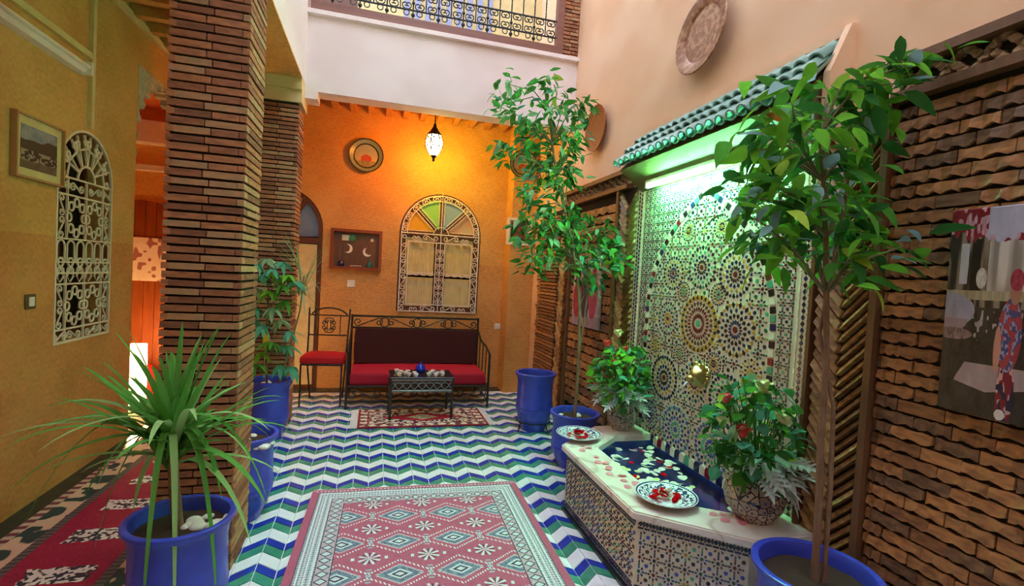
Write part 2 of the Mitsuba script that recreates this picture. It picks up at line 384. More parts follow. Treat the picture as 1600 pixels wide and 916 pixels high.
# right wall: wavy clay bricks
def clay_brick(seed, wavy=True, nx=8):
    r = np.random.default_rng(seed); u = np.linspace(-.5, .5, nx)
    ph, fr = r.uniform(0, 6), r.uniform(1.7, 2.5)
    wave = np.sin(fr * 2 * np.pi * u + ph) if wavy else 0 * u
    lo, hi = -.5 + (.15 * wave + .13 if wavy else .05), .5 - (.06 + .05 * wave if wavy else .05)
    d = .6 + .2 * wave + .06 * r.uniform(-1, 1, nx) if wavy else .6 + .05 * r.uniform(-1, 1, nx)
    lo, hi, d = lo + 0 * u, hi + 0 * u, d + 0 * u
    V = [np.c_[u, lo, 0 * u], np.c_[u, lo, d], np.c_[u, hi, d * .55 + .1], np.c_[u, hi, 0 * u]]
    V = np.vstack(V); F = []
    for k in range(3):
        for i in range(nx - 1):
            a, b = k * nx + i, k * nx + i + 1; F += [[a, b, b + nx], [a, b + nx, a + nx]]
    e = [k * nx for k in range(4)]; F += [[e[0], e[1], e[2]], [e[0], e[2], e[3]]]
    e = [k * nx + nx - 1 for k in range(4)]; F += [[e[0], e[2], e[1]], [e[0], e[3], e[2]]]
    return sh((V, np.array(F)))
wavy = [clay_brick(i) for i in range(6)]; flat = [clay_brick(20 + i, False, 3) for i in range(3)]
def clay_panel(y0, y1, z0, z1, pitch, length, flat_share, bare=None):
    n = int((z1 - z0) / pitch)
    for c in range(n):
        z = z0 + (c + .5) * pitch; y = y1 - (.1 + .5 * (c & 1) + .1 * rng.uniform(-1, 1)) * length
        edges = [y1]
        while y > y0 + .04: edges.append(y); y -= length * rng.uniform(.85, 1.2)
        edges.append(y0)
        for a, b in zip(edges[:-1], edges[1:]):
            fs = flat_share + (.35 if (a + b) / 2 < y0 + .33 * (y1 - y0) else 0)
            ply = flat[rng.integers(3)] if rng.uniform() < fs else wavy[rng.integers(6)]
            d = .028 if ply in wavy else .024
            part(WR, 'clay_brick', ply, f'clay_{rng.integers(4)}', FR(XR - .016, (a + b) / 2, z) @ tr(0, 0, rng.uniform(-.003, .003)) @ sc(a - b - .004, pitch - .003, d))
clay_panel(.93, 1.497, .0, 2.25, .0508, .14, .06)
clay_panel(3.79, 4.74, .25, 2.2, .08, .3, .1)
v, f = [], []
for c in range(44):
    for i in range(6):
        m = box(XR - .035, XR - .016, .93 - (i + 1) * .2 + .004 - .0 * (c & 1), .93 - i * .2 - .0 * (c & 1), c * .0508, c * .0508 + .046); f.append(m.faces + sum(map(len, v))); v.append(m.vertices)
part(WR, 'brick_field', (np.vstack(v), np.vstack(f)), 'clay_0', stuff=True)
# herringbone strips
def herringbone(y0, y1, z0, z1, pitch=.049):
    a = (y1 - y0) / 2 - .004; t = pitch * .68; yc = (y0 + y1) / 2
    vr, fr_ = prism([(.004, 0), (a, a), (a, a + t), (.004, t)], 0, 1, .93)
    vr[:, 2] *= np.where(np.isin(np.arange(8) % 4, (2, 3)), .45, 1.0)
    right = sh((vr, fr_)); left = sh((vr * [-1, 1, 1], fr_[:, ::-1]))
    for i in range(int((z1 - z0 - a) / pitch)):
        for ply, s in ((right, 1), (left, -1)):
            w = rng.uniform(.022, .04)
            part(WR, 'herringbone_strip', ply, 'strip_light' if rng.uniform() < .62 else 'strip_dark', FR(XR - .016, yc, z0 + i * pitch + rng.uniform(-.003, .003)) @ sc(1, 1, w))
herringbone(1.53, 1.795, .02, 2.26)
herringbone(3.485, 3.75, .02, 2.26)
herringbone(4.76, 5.08, .02, 2.26, .056)
for y0, y1 in ((1.5, 1.53), (1.795, 1.815), (3.75, 3.785), (4.735, 4.76)):
    ub(WR, 'upright_batten', 'frame_wood', XR - .06, XR, y0, y1, 0, 2.26)
for i in range(56): ub(WR, 'slat', f'clay_{rng.integers(4)}', XR - .05 - .02 * rng.uniform(), XR - .016, 5.1, 5.74, .02 + i * .039, .05 + i * .039)
# frieze of rough blocks between two rails
for y0, y1 in ((-.4, 1.5), (3.6, 5.0)):
    ub(WR, 'frieze_rail', 'frame_wood', XR - .085, XR, y0, y1, 2.375, 2.41)
    ub(WR, 'frieze_rail', 'frame_wood', XR - .07, XR, y0, y1, 2.255, 2.29)
    ub(WR, 'frieze_bed', 'clay_joint', XR - .02, XR, y0, y1, 2.29, 2.375)
    for i in range(int((y1 - y0) / .055)):
        y = y0 + .03 + i * .055
        if y < .7: continue
        for r in (0, 1):
            part(WR, 'frieze_block', wavy[rng.integers(6)], 'frieze_clay', FR(XR - .02, y + .02 * r, 2.31 + .043 * r) @ rot([0, 0, 1], 45 if (i + r) & 1 else -45) @ sc(.06, .03, .045))

# balcony opening: wooden frame and iron railing
bal = thing('balcony_railing', 'wooden framed balcony railing of black wrought iron scrolls above the white wall', 'railing')
ub(bal, 'frame_rail', 'balcony_wood', -.68, 1.79, 4.98, 5.07, 3.84, 3.93)
ub(bal, 'frame_post', 'balcony_wood', -.68, -.6, 4.98, 5.07, 3.93, 5.2)
ub(bal, 'frame_post', 'balcony_wood', 1.72, 1.79, 4.98, 5.07, 3.93, 5.2)
MB_ = FB(5.03)
rod = lambda a, b, r=.007, s=6: tube([a, b], r, s)
part(bal, 'iron_rail', sh(rod((-.6, 4.03, 0), (1.72, 4.03, 0), .009), 'black_iron'), M=MB_)
part(bal, 'iron_rail', sh(rod((-.6, 4.2, 0), (1.72, 4.2, 0), .009), 'black_iron'), M=MB_)
part(bal, 'iron_rail', sh(rod((-.6, 4.8, 0), (1.72, 4.8, 0), .012), 'black_iron'), M=MB_)
post = sh(cat([rod((0, 3.93, 0), (0, 4.8, 0), .007), trimesh.creation.icosphere(2, .019).apply_translation((0, 3.985, 0)), trimesh.creation.icosphere(2, .016).apply_translation((0, 4.1, 0))]), 'black_iron')
baluster = sh(rod((0, 4.03, 0), (0, 4.8, 0), .0065), 'black_iron')
bscroll = sh(cat([tube(p3(cscroll(.1, .036)), .006, 5), tube(p3(cscroll(.1, .036) * [1, -1] + [0, .085]), .006, 5)]), 'black_iron')
bring = sh(tube(p3(arc(0, 0, .026, 0, 360, 17)), .005, 5, False), 'black_iron')
for i in range(10):
    x = -.5 + i * .247
    if x < 1.72: part(bal, 'post', post, M=MB_ @ tr(x))
    if x + .12 < 1.72: part(bal, 'baluster', baluster, M=MB_ @ tr(x + .1235))
    for d in (.062, .185):
        if x + d < 1.72:
            part(bal, 'scroll', bscroll, M=MB_ @ tr(x + d, 4.075)); part(bal, 'ring', bring, M=MB_ @ tr(x + d, 4.003))

# ------------------------------------------------------------------ arched window on the back wall
win = struct('window_1', 'arched window with coloured fan panes and cream blinds behind a white grille')
Mw = FB(YB + .05, WX, 0)
ring = lambda w, z0, s, b: Polygon(archpoly(0, z0, w, s)).difference(Polygon(archpoly(0, z0 + b, w - 2 * b, s)))
fr = ring(WW, WZ, WS, .07).union(sbox(-.52, WS - .04, .52, WS + .03)).union(sbox(-.06, WZ, .06, WS))
for a in (45, 90, 135): fr = fr.union(affinity.rotate(sbox(0, WS - .022, .52, WS + .022), a, origin=(0, WS)).intersection(Polygon(archpoly(0, WZ, WW, WS))))
put(win, sh(slab(fr, 0, .04), 'dark_wood'), M=Mw)
for i, h in enumerate(('#c08868', '#86a8d0', '#8ad070', '#dca522')):
    P(f'fan_pane_{i}', h, .2)
    w = Polygon(np.vstack([[0, WS], arc(0, WS, .46, 45 * i + 3, 45 * i + 42, 8)]))
    part(win, 'pane', sh(slab(w, .03, .036), f'fan_pane_{i}'), M=Mw)
for sx in (-1, 1):
    for z0, z1 in ((1.05, 1.42), (1.45, 1.93)):
        x0, x1 = sorted((sx * .07, sx * .44))
        nx, nz = 28, 10
        uu, vv = np.meshgrid(np.linspace(x0, x1, nx), np.linspace(z0, z1, nz))
        V = np.c_[uu.ravel(), vv.ravel(), (.006 * np.sin(uu * 170)).ravel() + .012]
        i_, j_ = np.meshgrid(np.arange(nz - 1), np.arange(nx - 1), indexing='ij'); a = i_ * nx + j_
        F = np.vstack([np.stack([a, a + 1, a + nx + 1], -1).reshape(-1, 3), np.stack([a, a + nx + 1, a + nx], -1).reshape(-1, 3)])
        part(win, 'blind', sh((V, F), 'cream_cloth', True), M=Mw)
ub(win, 'backing', 'black', WX - .53, WX + .53, YB + .12, YB + .2, WZ, WS + .55)
# its grille
gr = thing('window_grille', 'white wrought iron grille with scroll bands on the arched window above the sofa', 'grille')
Mg = FB(YB - .02, WX, WZ)
flat_bar = lambda a, b, w=.010, d=.012: slab(LineString([a, b]).buffer(w / 2, cap_style=2), -d / 2, d / 2)
H = WS - WZ
def gpart(name, mesh, M=None): part(gr, name, mesh if isinstance(mesh, dict) else sh(mesh), 'grille_white', Mg if M is None else Mg @ M)
outer = Polygon(archpoly(0, 0, 1.0, H)).difference(Polygon(archpoly(0, .014, .972, H)))
gpart('outer_bar', slab(outer, -.007, .007))
gpart('inner_bar', slab(sbox(-.41, .09, .41, H - .1).difference(sbox(-.398, .102, .398, H - .112)), -.006, .006))
gpart('transom_bar', slab(sbox(-.5, H - .007, .5, H + .007), -.006, .006))
for x in (-.055, .055): gpart('upright_bar', flat_bar((x, .09), (x, H - .1)))
gpart('upright_bar', flat_bar((0, 0), (0, H)))
gpart('upright_bar', flat_bar((0, H), (0, H + .53)))
for a in (45, 135):
    c, s = math.cos(math.radians(a)), math.sin(math.radians(a))
    gpart('fan_bar', flat_bar((.1 * c, H + .1 * s), (.46 * c, H + .46 * s)))
for a0 in (0, 45, 90, 135):
    for a, b in ((a0 + 5, a0 + 16), (a0 + 40, a0 + 29)):
        t, m = math.radians(a), math.radians(b); gpart('fan_bar', flat_bar((.13 * math.cos(m), H + .13 * math.sin(m)), (.42 * math.cos(t), H + .42 * math.sin(t)), .008))
gpart('fan_arc', slab(Polygon(arc(0, H, .43, 0, 180, 24)).difference(Polygon(arc(0, H, .42, 0, 180, 24))), -.005, .005))
gpart('fan_arc', slab(Polygon(arc(0, H, .10, 0, 180, 14)).difference(Polygon(arc(0, H, .09, 0, 180, 14))), -.005, .005))
gS = sh(tube(p3(sscroll(.19, .034)), .0065, 5)); gS2 = sh(tube(p3(sscroll(.19, .034) * [1, -1]), .0065, 5)); gC = sh(tube(p3(cscroll(.1, .03)), .0065, 5)); gR = sh(tube(p3(arc(0, 0, .022, 0, 360, 13)), .006, 5, False))
for i in range(4):
    for sx, ply in ((-1, gS), (1, gS2)): gpart('scroll', ply, tr(sx * .453, .17 + i * .2) @ rz(90))
    for sx, ply in ((-1, gS2), (1, gS)): gpart('scroll', ply, tr(sx * .027, .19 + i * .18) @ rz(90) @ sc(.8, .7, 1))
for v in (.045, H - .05):
    for sx, ply in ((-1, gS), (1, gS2)): gpart('scroll', ply, tr(sx * .13, v)); gpart('scroll', gC, tr(sx * .31, v - .01)); gpart('ring', gR, tr(sx * .455, v))
for sx in (-1, 1):
    for d in (.11, .2, .29, .37): gpart('scroll', gC, tr(sx * d, .49) @ sc(.8)); 
for a in np.arange(9, 180, 18): gpart('scroll', gC, tr(.46 * math.cos(math.radians(a)), H + .46 * math.sin(math.radians(a))) @ rz(a - 90) @ sc(1.1))

# doorway at the far left
door = struct('door_1', 'arched doorway with coloured fan panes beside the far brick pillar')
Md = FB(YB + .06, DX, 0)
fr = ring(DW, -.01, DS, .05).union(sbox(-.46, 1.76, .46, 1.83))
for a in (60, 120): fr = fr.union(affinity.rotate(sbox(0, 1.80 - .022, .6, 1.80 + .022), a, origin=(0, 1.80)).intersection(Polygon(archpoly(0, 0, DW - .02, DS))))
put(door, sh(slab(fr, -.02, .05), 'dark_wood'), M=Md)
for i, h in enumerate(('#7590b0', '#b98a74', '#6fae6a')):
    P(f'door_pane_{i}', h, .2)
    w = Polygon(np.vstack([[0, 1.83], arc(0, 1.83, .8, 60 * i + 2, 60 * i + 58, 8)])).intersection(Polygon(archpoly(0, 1.83, DW - .1, DS)))
    part(door, 'pane', sh(slab(w, 0, .01), f'door_pane_{i}'), M=Md)
part(door, 'leaf', sh(cat([slab(sbox(.19, .02, .42, 1.75), .0, .03)]), 'cream_cloth'), M=Md)
part(door, 'leaf', sh(cat([slab(sbox(-.42, .02, .0, 1.75), .0, .03)]), 'cream_cloth'), M=Md)
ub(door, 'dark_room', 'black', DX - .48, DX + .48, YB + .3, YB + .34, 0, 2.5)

# ------------------------------------------------------------------ mosaics: every piece cut and set on a pale bed
COL = {k: L(h) for k, h in dict(navy='#1d2450', green='#1f5a46', dark='#241c22', wine='#6a2326', mustard='#b98a2e', jade='#4f9a7c', cream='#e6dcc6', blue='#3a4f9a', brown='#5a3a26', white='#ece6d8').items()}
class Mosaic:
    def __init__(self): self.V, self.F, self.C, self.n = [], [], [], 0
    def add(self, pts, col, h=.004, ts=.9):
        v, f = prism(pts, 0, h, ts)
        c = np.clip(np.array(COL[col]) * rng.uniform(.8, 1.2), 0, 1)
        self.V.append(v); self.F.append(f + self.n); self.C.append(np.tile(c, (len(v), 1))); self.n += len(v)
    def shape(self): return sh((np.vstack(self.V), np.vstack(self.F)), 'glaze', color=np.vstack(self.C))
def ngon(cx, cy, r, n, a=0, sy=1.0):
    t = np.radians(a) + np.arange(n) * 2 * np.pi / n; return np.c_[cx + r * np.cos(t), cy + r * sy * np.sin(t)]
def kite(cx, cy, r1, r2, wid, a, at=.6):
    c, s = math.cos(a), math.sin(a); rm = r1 + (r2 - r1) * at
    P_ = np.array([[r1, 0], [rm, -wid], [r2, 0], [rm, wid]]); return np.c_[cx + P_[:, 0] * c - P_[:, 1] * s, cy + P_[:, 0] * s + P_[:, 1] * c]
def rosette(m, cx, cy, R, n, cols, ok=lambda x, y: True):
    m.add(ngon(cx, cy, .13 * R, 8), cols[0])
    for k, (a, b, c, half, mult) in enumerate(((.17, .36, cols[1], 0, 1), (.38, .58, cols[2], .5, 1), (.58, .76, cols[3], 0, 1), (.76, .99, cols[4], .5, 1), (.8, .97, cols[5], 0, 1))):
        for i in range(n):
            t = 2 * np.pi * (i + half) / n; rm = (a + (b - a) * .6) * R
            x, y = cx + (a + b) / 2 * R * math.cos(t), cy + (a + b) / 2 * R * math.sin(t)
            if ok(x, y): m.add(kite(cx, cy, a * R, b * R, min(.8 * np.pi * rm / n, .3 * (b - a) * R + .003), t), c)
def star_cell(m, x, y, s, pal, ok):
    c0, c1, c2 = pal
    if ok(x, y): m.add(ngon(x, y, .12 * s, 8, 22.5), c0)
    for i in range(8):
        t = i * np.pi / 4; px, py = x + .3 * s * math.cos(t), y + .3 * s * math.sin(t)
        if ok(px, py): m.add(kite(x, y, .19 * s, .42 * s, .075 * s, t), c1 if i & 1 else c2)
    for dx, dy in ((.5, 0), (0, .5)):
        if ok(x + dx * s, y + dy * s): m.add(ngon(x + dx * s, y + dy * s, .075 * s, 4, 0), c0)
    if ok(x + .5 * s, y + .5 * s): m.add(ngon(x + .5 * s, y + .5 * s, .14 * s, 8, 0), c2)
pals = [('wine', 'navy', 'dark'), ('mustard', 'dark', 'green'), ('jade', 'navy', 'brown'), ('dark', 'green', 'navy'), ('wine', 'dark', 'jade')]

pan = thing('mosaic_panel', 'tall mosaic wall panel of coloured tile rosettes within a pointed arch, above the basin', 'mosaic panel')
PC, PZ0, PZ1, PHW = -2.65, .30, 2.26, .835
Mp = FR(XR, -PC, 0)                                     # u measured from the panel's middle
put(pan, sh(box(-PHW, PHW, PZ0, PZ1, 0, .02), 'mosaic_bed'), M=Mp)
Mp = Mp @ tr(0, 0, .02)
# arch band
t = np.linspace(0, 1, 60)[:, None]
curve = (1 - t) ** 3 * np.array([.6, 1.28]) + 3 * (1 - t) ** 2 * t * np.array([.6, 1.72]) + 3 * (1 - t) * t ** 2 * np.array([.27, 1.95]) + t ** 3 * np.array([0, 2.1])
inner_poly = Polygon(np.vstack([[-.6, PZ0], [.6, PZ0], curve, (curve * [-1, 1])[::-1]])).buffer(0)
band = inner_poly.buffer(.022).difference(inner_poly.buffer(-.022))
from shapely.prepared import prep
in_arch, in_band = prep(inner_poly.buffer(-.03)), prep(inner_poly.buffer(.032))
side = np.vstack([[.6, PZ0 + .02], curve]); ls = LineString(side); nb = int(ls.length / .044)
bcol = ('dark', 'white', 'navy', 'jade', 'dark', 'white', 'dark', 'jade', 'wine', 'white')
P('tile_jade', '#4f9a7c', .2); P('tile_wine', '#8a1f2a', .2); P('tile_navy', '#1d2450', .2); P('tile_black', '#241c22', .2); P('tile_cream', '#e6dfcd', .2)
PM = dict(dark='tile_black', white='tile_cream', navy='tile_navy', jade='tile_jade', wine='tile_wine')
sq = sh(prism([[-.018, -.018], [.018, -.018], [.018, .018], [-.018, .018]], 0, .006, .92))
for i in range(nb):
    a, b = ls.interpolate((i + .5) * ls.length / nb), ls.interpolate((i + .7) * ls.length / nb)
    ang = math.degrees(math.atan2(b.y - a.y, b.x - a.x))
    for s in (1, -1):
        part(pan, 'arch_tile', sq, PM[bcol[i % 10]], Mp @ sc(s, 1, 1) @ tr(a.x, a.y) @ rz(ang) if s > 0 else Mp @ tr(-a.x, a.y) @ rz(180 - ang))
m = Mosaic()
U0 = PHW - .10                                           # inside the side borders
def free(x, y): return PZ0 + .06 < y < PZ1 - .03 and abs(x) < U0 - .012
ros = [(0, 1.27, .185, 26, ('jade', 'wine', 'wine', 'brown', 'mustard', 'dark')), (-.33, 1.27, .12, 12, ('wine', 'mustard', 'navy', 'jade', 'dark', 'navy')), (.33, 1.27, .16, 16, ('wine', 'navy', 'dark', 'navy', 'dark', 'mustard')),
       (-.33, .86, .16, 16, ('wine', 'dark', 'navy', 'mustard', 'dark', 'navy')), (.3, .86, .16, 16, ('wine', 'navy', 'dark', 'jade', 'navy', 'dark')), (0, 1.62, .14, 14, ('wine', 'dark', 'navy', 'jade', 'dark', 'green')),
       (-.3, 1.58, .12, 12, ('wine', 'navy', 'dark', 'mustard', 'dark', 'navy')), (.3, 1.58, .14, 14, ('wine', 'dark', 'navy', 'mustard', 'dark', 'navy')), (0, .9, .13, 12, ('mustard', 'wine', 'mustard', 'dark', 'navy', 'jade')),
       (-.16, .55, .16, 16, ('blue', 'jade', 'blue', 'navy', 'blue', 'jade')), (.2, .55, .16, 16, ('jade', 'blue', 'jade', 'navy', 'blue', 'blue')), (-.48, .56, .11, 12, ('blue', 'navy', 'blue', 'jade', 'navy', 'blue')), (.49, .6, .1, 10, ('mustard', 'dark', 'mustard', 'mustard', 'dark', 'dark')),
       (-.46, 1.06, .085, 10, ('mustard', 'mustard', 'dark', 'mustard', 'dark', 'mustard')), (.47, 1.05, .085, 10, ('mustard', 'mustard', 'dark', 'mustard', 'dark', 'mustard')), (.16, 1.86, .075, 10, ('mustard', 'dark', 'mustard', 'jade', 'dark', 'dark')), (-.16, 1.86, .075, 10, ('mustard', 'dark', 'mustard', 'jade', 'dark', 'dark')),
       (.17, 1.05, .07, 10, ('wine', 'dark', 'mustard', 'dark', 'navy', 'dark')), (-.17, 1.05, .07, 10, ('mustard', 'jade', 'dark', 'mustard', 'navy', 'dark')), (.17, 1.46, .07, 10, ('wine', 'jade', 'dark', 'mustard', 'dark', 'navy')), (-.17, 1.46, .07, 10, ('mustard', 'jade', 'dark', 'mustard', 'dark', 'navy'))]
for cx, cy, R, n, cols in ros: rosette(m, cx, cy, R, n, cols, lambda x, y: free(x, y) and in_arch.contains(Point(x, y)))
def inside_free(x, y):
    return free(x, y) and in_arch.contains(Point(x, y)) and all((x - a) ** 2 + (y - b) ** 2 > (R + .006) ** 2 for a, b, R, *_ in ros)
s = .085
for j in range(25):
    for i in range(-8, 9):
        x, y = i * s, PZ0 + .1 + j * s
        star_cell(m, x, y, s, pals[(i * i + 3 * j) % 5], inside_free)
spandrel = lambda x, y: free(x, y) and not in_band.contains(Point(x, y))
s = .062
for j in range(33):
    for i in range(-12, 13):
        x, y = (i + .5) * s, PZ0 + .09 + j * s
        star_cell(m, x, y, s, (('wine', 'navy', 'jade') if (i + j) % 3 == 0 else ('green', 'dark', 'navy')), spandrel)
part(pan, 'mosaic_pieces', m.shape(), M=Mp, stuff=True)
mb = Mosaic()
for sx in (-1, 1):
    for i in range(64):
        y = PZ0 + .03 + i * .0305
        for dx in (.028, .06): mb.add(ngon(sx * (PHW - dx), y + (.015 if dx > .03 else 0), .0115, 4, 0, 1.2), 'dark' if i & 1 else 'navy')
        mb.add([[sx * (PHW - .088) - .004, y - .012], [sx * (PHW - .088) + .004, y - .012], [sx * (PHW - .088) + .004, y + .012], [sx * (PHW - .088) - .004, y + .012]], 'cream')
for i in range(54): mb.add(ngon(-PHW + .02 + i * .031, PZ1 - .015, .0115, 4), 'dark')
part(pan, 'border_pieces', mb.shape(), M=Mp, stuff=True)
# row of half-round tiles along the foot of the panel
hr = sh(slab(Polygon(np.vstack([arc(0, .005, .024, 0, 180, 8), [-.024, -.035], [.024, -.035]])), 0, .012))
scol = ('white', 'navy', 'white', 'jade', 'white', 'navy', 'white', 'wine', 'white', 'navy')
for i in range(27): part(pan, 'edge_tile', hr, PM[scol[i % 10]], Mp @ tr(-.68 + i * .0515, .405))

# ------------------------------------------------------------------ fountain basin
bas = thing('fountain_basin', 'tiled wall basin with a pale marble rim and blue lined pool below the mosaic', 'fountain basin')
plan = Polygon([(1.25, 2.05), (1.25, 2.94), (1.62, 3.27), (XR - .02, 3.27), (XR - .02, 1.74), (1.62, 1.74)])
pool = Polygon([(1.43, 2.12), (1.43, 2.88), (1.66, 3.08), (XR - .019, 3.08), (XR - .019, 1.95), (1.68, 1.95)])
put(bas, sh(slab(plan.difference(pool), 0, .395), 'mosaic_bed'))
top = plan.buffer(.035, join_style=2).intersection(sbox(1, 1.4, XR - .02, 3.5)).difference(pool)
mt = cat([slab(top, .395, .425), slab(top.buffer(-.006, join_style=2), .425, .432)])
part(bas, 'marble_rim', sh(mt, 'marble'))
part(bas, 'pool_floor', sh(slab(pool, .1, .12), 'navy_tile'))
part(bas, 'pool_lining', sh(slab(pool.difference(pool.buffer(-.008, join_style=2)), .12, .39), 'navy_tile'))
for i in range(6): ub(bas, 'lining_tile', 'navy_tile', XR - .036, XR - .028, 1.955 + i * .187, 2.138 + i * .187, .2, .372)
part(bas, 'water', sh(slab(pool.buffer(-.0095, join_style=2), .121, .345), 'water_glass'))
def basin_face(p, q):
    d = np.subtract(q, p); ln = float(np.hypot(*d))
    M = frame([p[0], p[1], 0], [d[0], d[1], 0], [0, 0, 1])
    m = Mosaic()
    for band in (.045, .365):
        for i in range(int(ln / .03)):
            x = .016 + i * .03
            m.add(ngon(x, band, .012, 4, 0), 'dark'); m.add([[x + .011, band - .012], [x + .019, band - .012], [x + .019, band + .012], [x + .011, band + .012]], 'navy')
            m.add([[x - .013, band + .016], [x + .013, band + .016], [x + .013, band + .024], [x - .013, band + .024]], 'navy'); m.add([[x - .013, band - .024], [x + .013, band - .024], [x + .013, band - .016], [x - .013, band - .016]], 'navy')
    ok = lambda x, y: .01 < x < ln - .01 and .074 < y < .336
    s = .068
    for j in range(5):
        for i in range(int(ln / s) + 2):
            star_cell(m, i * s + .02, .07 + j * s, s, (('wine', 'navy', 'brown'), ('mustard', 'dark', 'jade'), ('green', 'navy', 'blue'), ('dark', 'brown', 'navy'))[(i + 2 * j + (i * j) % 3) % 4], ok)
    part(bas, 'mosaic_face', m.shape(), M=M, stuff=True)
basin_face((1.25, 2.94), (1.25, 2.05)); basin_face((1.25, 2.05), (1.62, 1.74)); basin_face((1.62, 3.27), (1.25, 2.94))
ub(bas, 'plinth', 'dark_tile', 1.235, 1.25, 2.04, 2.95, 0, .02)

# brass spout
spt = thing('brass_spout', 'old brass animal head spout on the mosaic panel above the pool', 'spout')
pts = trimesh.creation.icosphere(3, 1.0)
v = pts.vertices
r = 1 + .18 * np.maximum(0, v[:, 2]) + .12 * np.sin(5 * v[:, 0]) * np.cos(4 * v[:, 1]) + .15 * np.exp(-8 * ((v[:, 0]) ** 2 + (v[:, 1] - .2) ** 2)) * (v[:, 2] > 0)
put(spt, sh(tm(v * r[:, None] * [.05, .062, .05], pts.faces), 'brass', True), M=FR(XR - .05, 2.56, .96))
part(spt, 'rosette', sh(lathe([(0, .016), (.03, .016), (.055, .008), (.06, 0)], 20), 'brass', 40), M=FR(XR - .02, 2.56, .97))
for i in range(11): part(spt, 'mane_lock', sh(trimesh.creation.icosphere(1, .016), 'brass', True), M=FR(XR - .04, 2.56 + .056 * math.cos(i * .571), .965 + .058 * math.sin(i * .571)) @ sc(1, 1, .8))
for sx in (-1, 1): part(spt, 'ear', sh(trimesh.creation.icosphere(2, .018), 'brass', True), M=FR(XR - .06, 2.56 + sx * .032, 1.02) @ sc(1, 1.4, .7))
part(spt, 'muzzle', sh(trimesh.creation.icosphere(2, .03), 'brass', True), M=FR(XR - .105, 2.565, .945) @ sc(.9, .8, 1.1))
part(spt, 'pipe', sh(tube([(0, 0, 0), (0, -.02, .03), (0, -.045, .045)], .008, 8), 'steel', 40), M=FR(XR - .11, 2.57, .93))

# ------------------------------------------------------------------ tiled canopy with its tube light
can = thing('tiled_canopy', 'small sloping canopy of green glazed roof tiles on the peach wall above the mosaic', 'canopy')
CY0, CY1 = 1.78, 3.42
e0, e1 = np.array([1.72, 2.36]), np.array([XR, 2.62])
slope = math.degrees(math.atan2(e1[1] - e0[1], e1[0] - e0[0])); SL = float(np.hypot(*(e1 - e0)))
prof = Polygon([(e0[0] + .02, e0[1] - .02), (XR, 2.585), (XR, 2.2), (XR - .04, 2.2)])
put(can, sh(slab(prof, 0, CY1 - CY0), 'green_board'), M=frame([0, CY1, 0], [1, 0, 0], [0, 0, 1]))
half = []
n = 9; ang = np.linspace(0, np.pi, n)
def barrel(r0_, r1_, th, ln):
    V = []
    for x, r in ((0, r0_), (ln, r1_)):
        for rr in (r, r - th): V.append(np.c_[np.full(n, x), rr * np.cos(ang), rr * np.sin(ang)])
    V = np.vstack(V); o0, i0, o1, i1 = 0, n, 2 * n, 3 * n; F = []
    for k in range(n - 1):
        F += [[o0 + k, o0 + k + 1, o1 + k + 1], [o0 + k, o1 + k + 1, o1 + k], [i0 + k, i1 + k + 1, i0 + k + 1], [i0 + k, i1 + k, i1 + k + 1], [o0 + k, i0 + k + 1, o0 + k + 1], [o0 + k, i0 + k, i0 + k + 1]]
    return sh(tm(V, F), 'roof_glaze', 40)
bt = barrel(.039, .031, .009, SL / 3 + .03)
ncol = 20
for c in range(ncol):
    y = CY0 + (c + .5) * (CY1 - CY0) / ncol
    for r in range(3):
        M = tr(e0[0], y, e0[1]) @ ry(-slope) @ tr(r * SL / 3 - .015 + rng.uniform(-.004, .004), 0, .022 + rng.uniform(0, .004)) @ ry(8.0) @ rz(rng.normal(0, 1))
        part(can, 'roof_tile', bt, M=M)
pan_ = barrel(.04, .04, .006, SL + .02)
for c in range(ncol + 1): part(can, 'gutter_tile', pan_, M=tr(e0[0] - .005, CY0 + c * (CY1 - CY0) / ncol, e0[1] + .018) @ ry(-slope) @ rx(180) @ sc(1, .8, .6))
fin = Polygon([(XR, 2.68), (XR, 2.2), (1.9, 2.2), (1.84, 2.3), (1.84, 2.46), (1.94, 2.68)])
part(can, 'end_wall', sh(slab(fin, 0, .035), 'peach_plaster'), M=frame([0, 1.76, 0], [1, 0, 0], [0, 0, 1]))
part(can, 'coping', sh(box(XR - .03, XR, 1.727, 3.45, 2.64, 2.68), 'peach_plaster'))
tl = thing('tube_light', 'glowing greenish fluorescent tube below the tiled canopy', 'tube light')
put(tl, sh(box(1.83, 1.87, 2.02, 3.2, 2.205, 2.235, .006), 'plastic_white'))
scene[tl + '__tube'] = {**sh(tube([(0, 0, 0), (0, .3, 0), (0, 1.1, 0)], .014, 12), 'plastic_white'), 'to_world': tw(tr(1.835, 2.06, 2.19)), 'emitter': {'type': 'area', 'radiance': {'type': 'rgb', 'value': [2.4, 13.5, 5.6]}}}
for y in (2.05, 3.17): part(tl, 'socket', sh(box(1.82, 1.85, y - .012, y + .012, 2.175, 2.215, .004), 'plastic_white'))

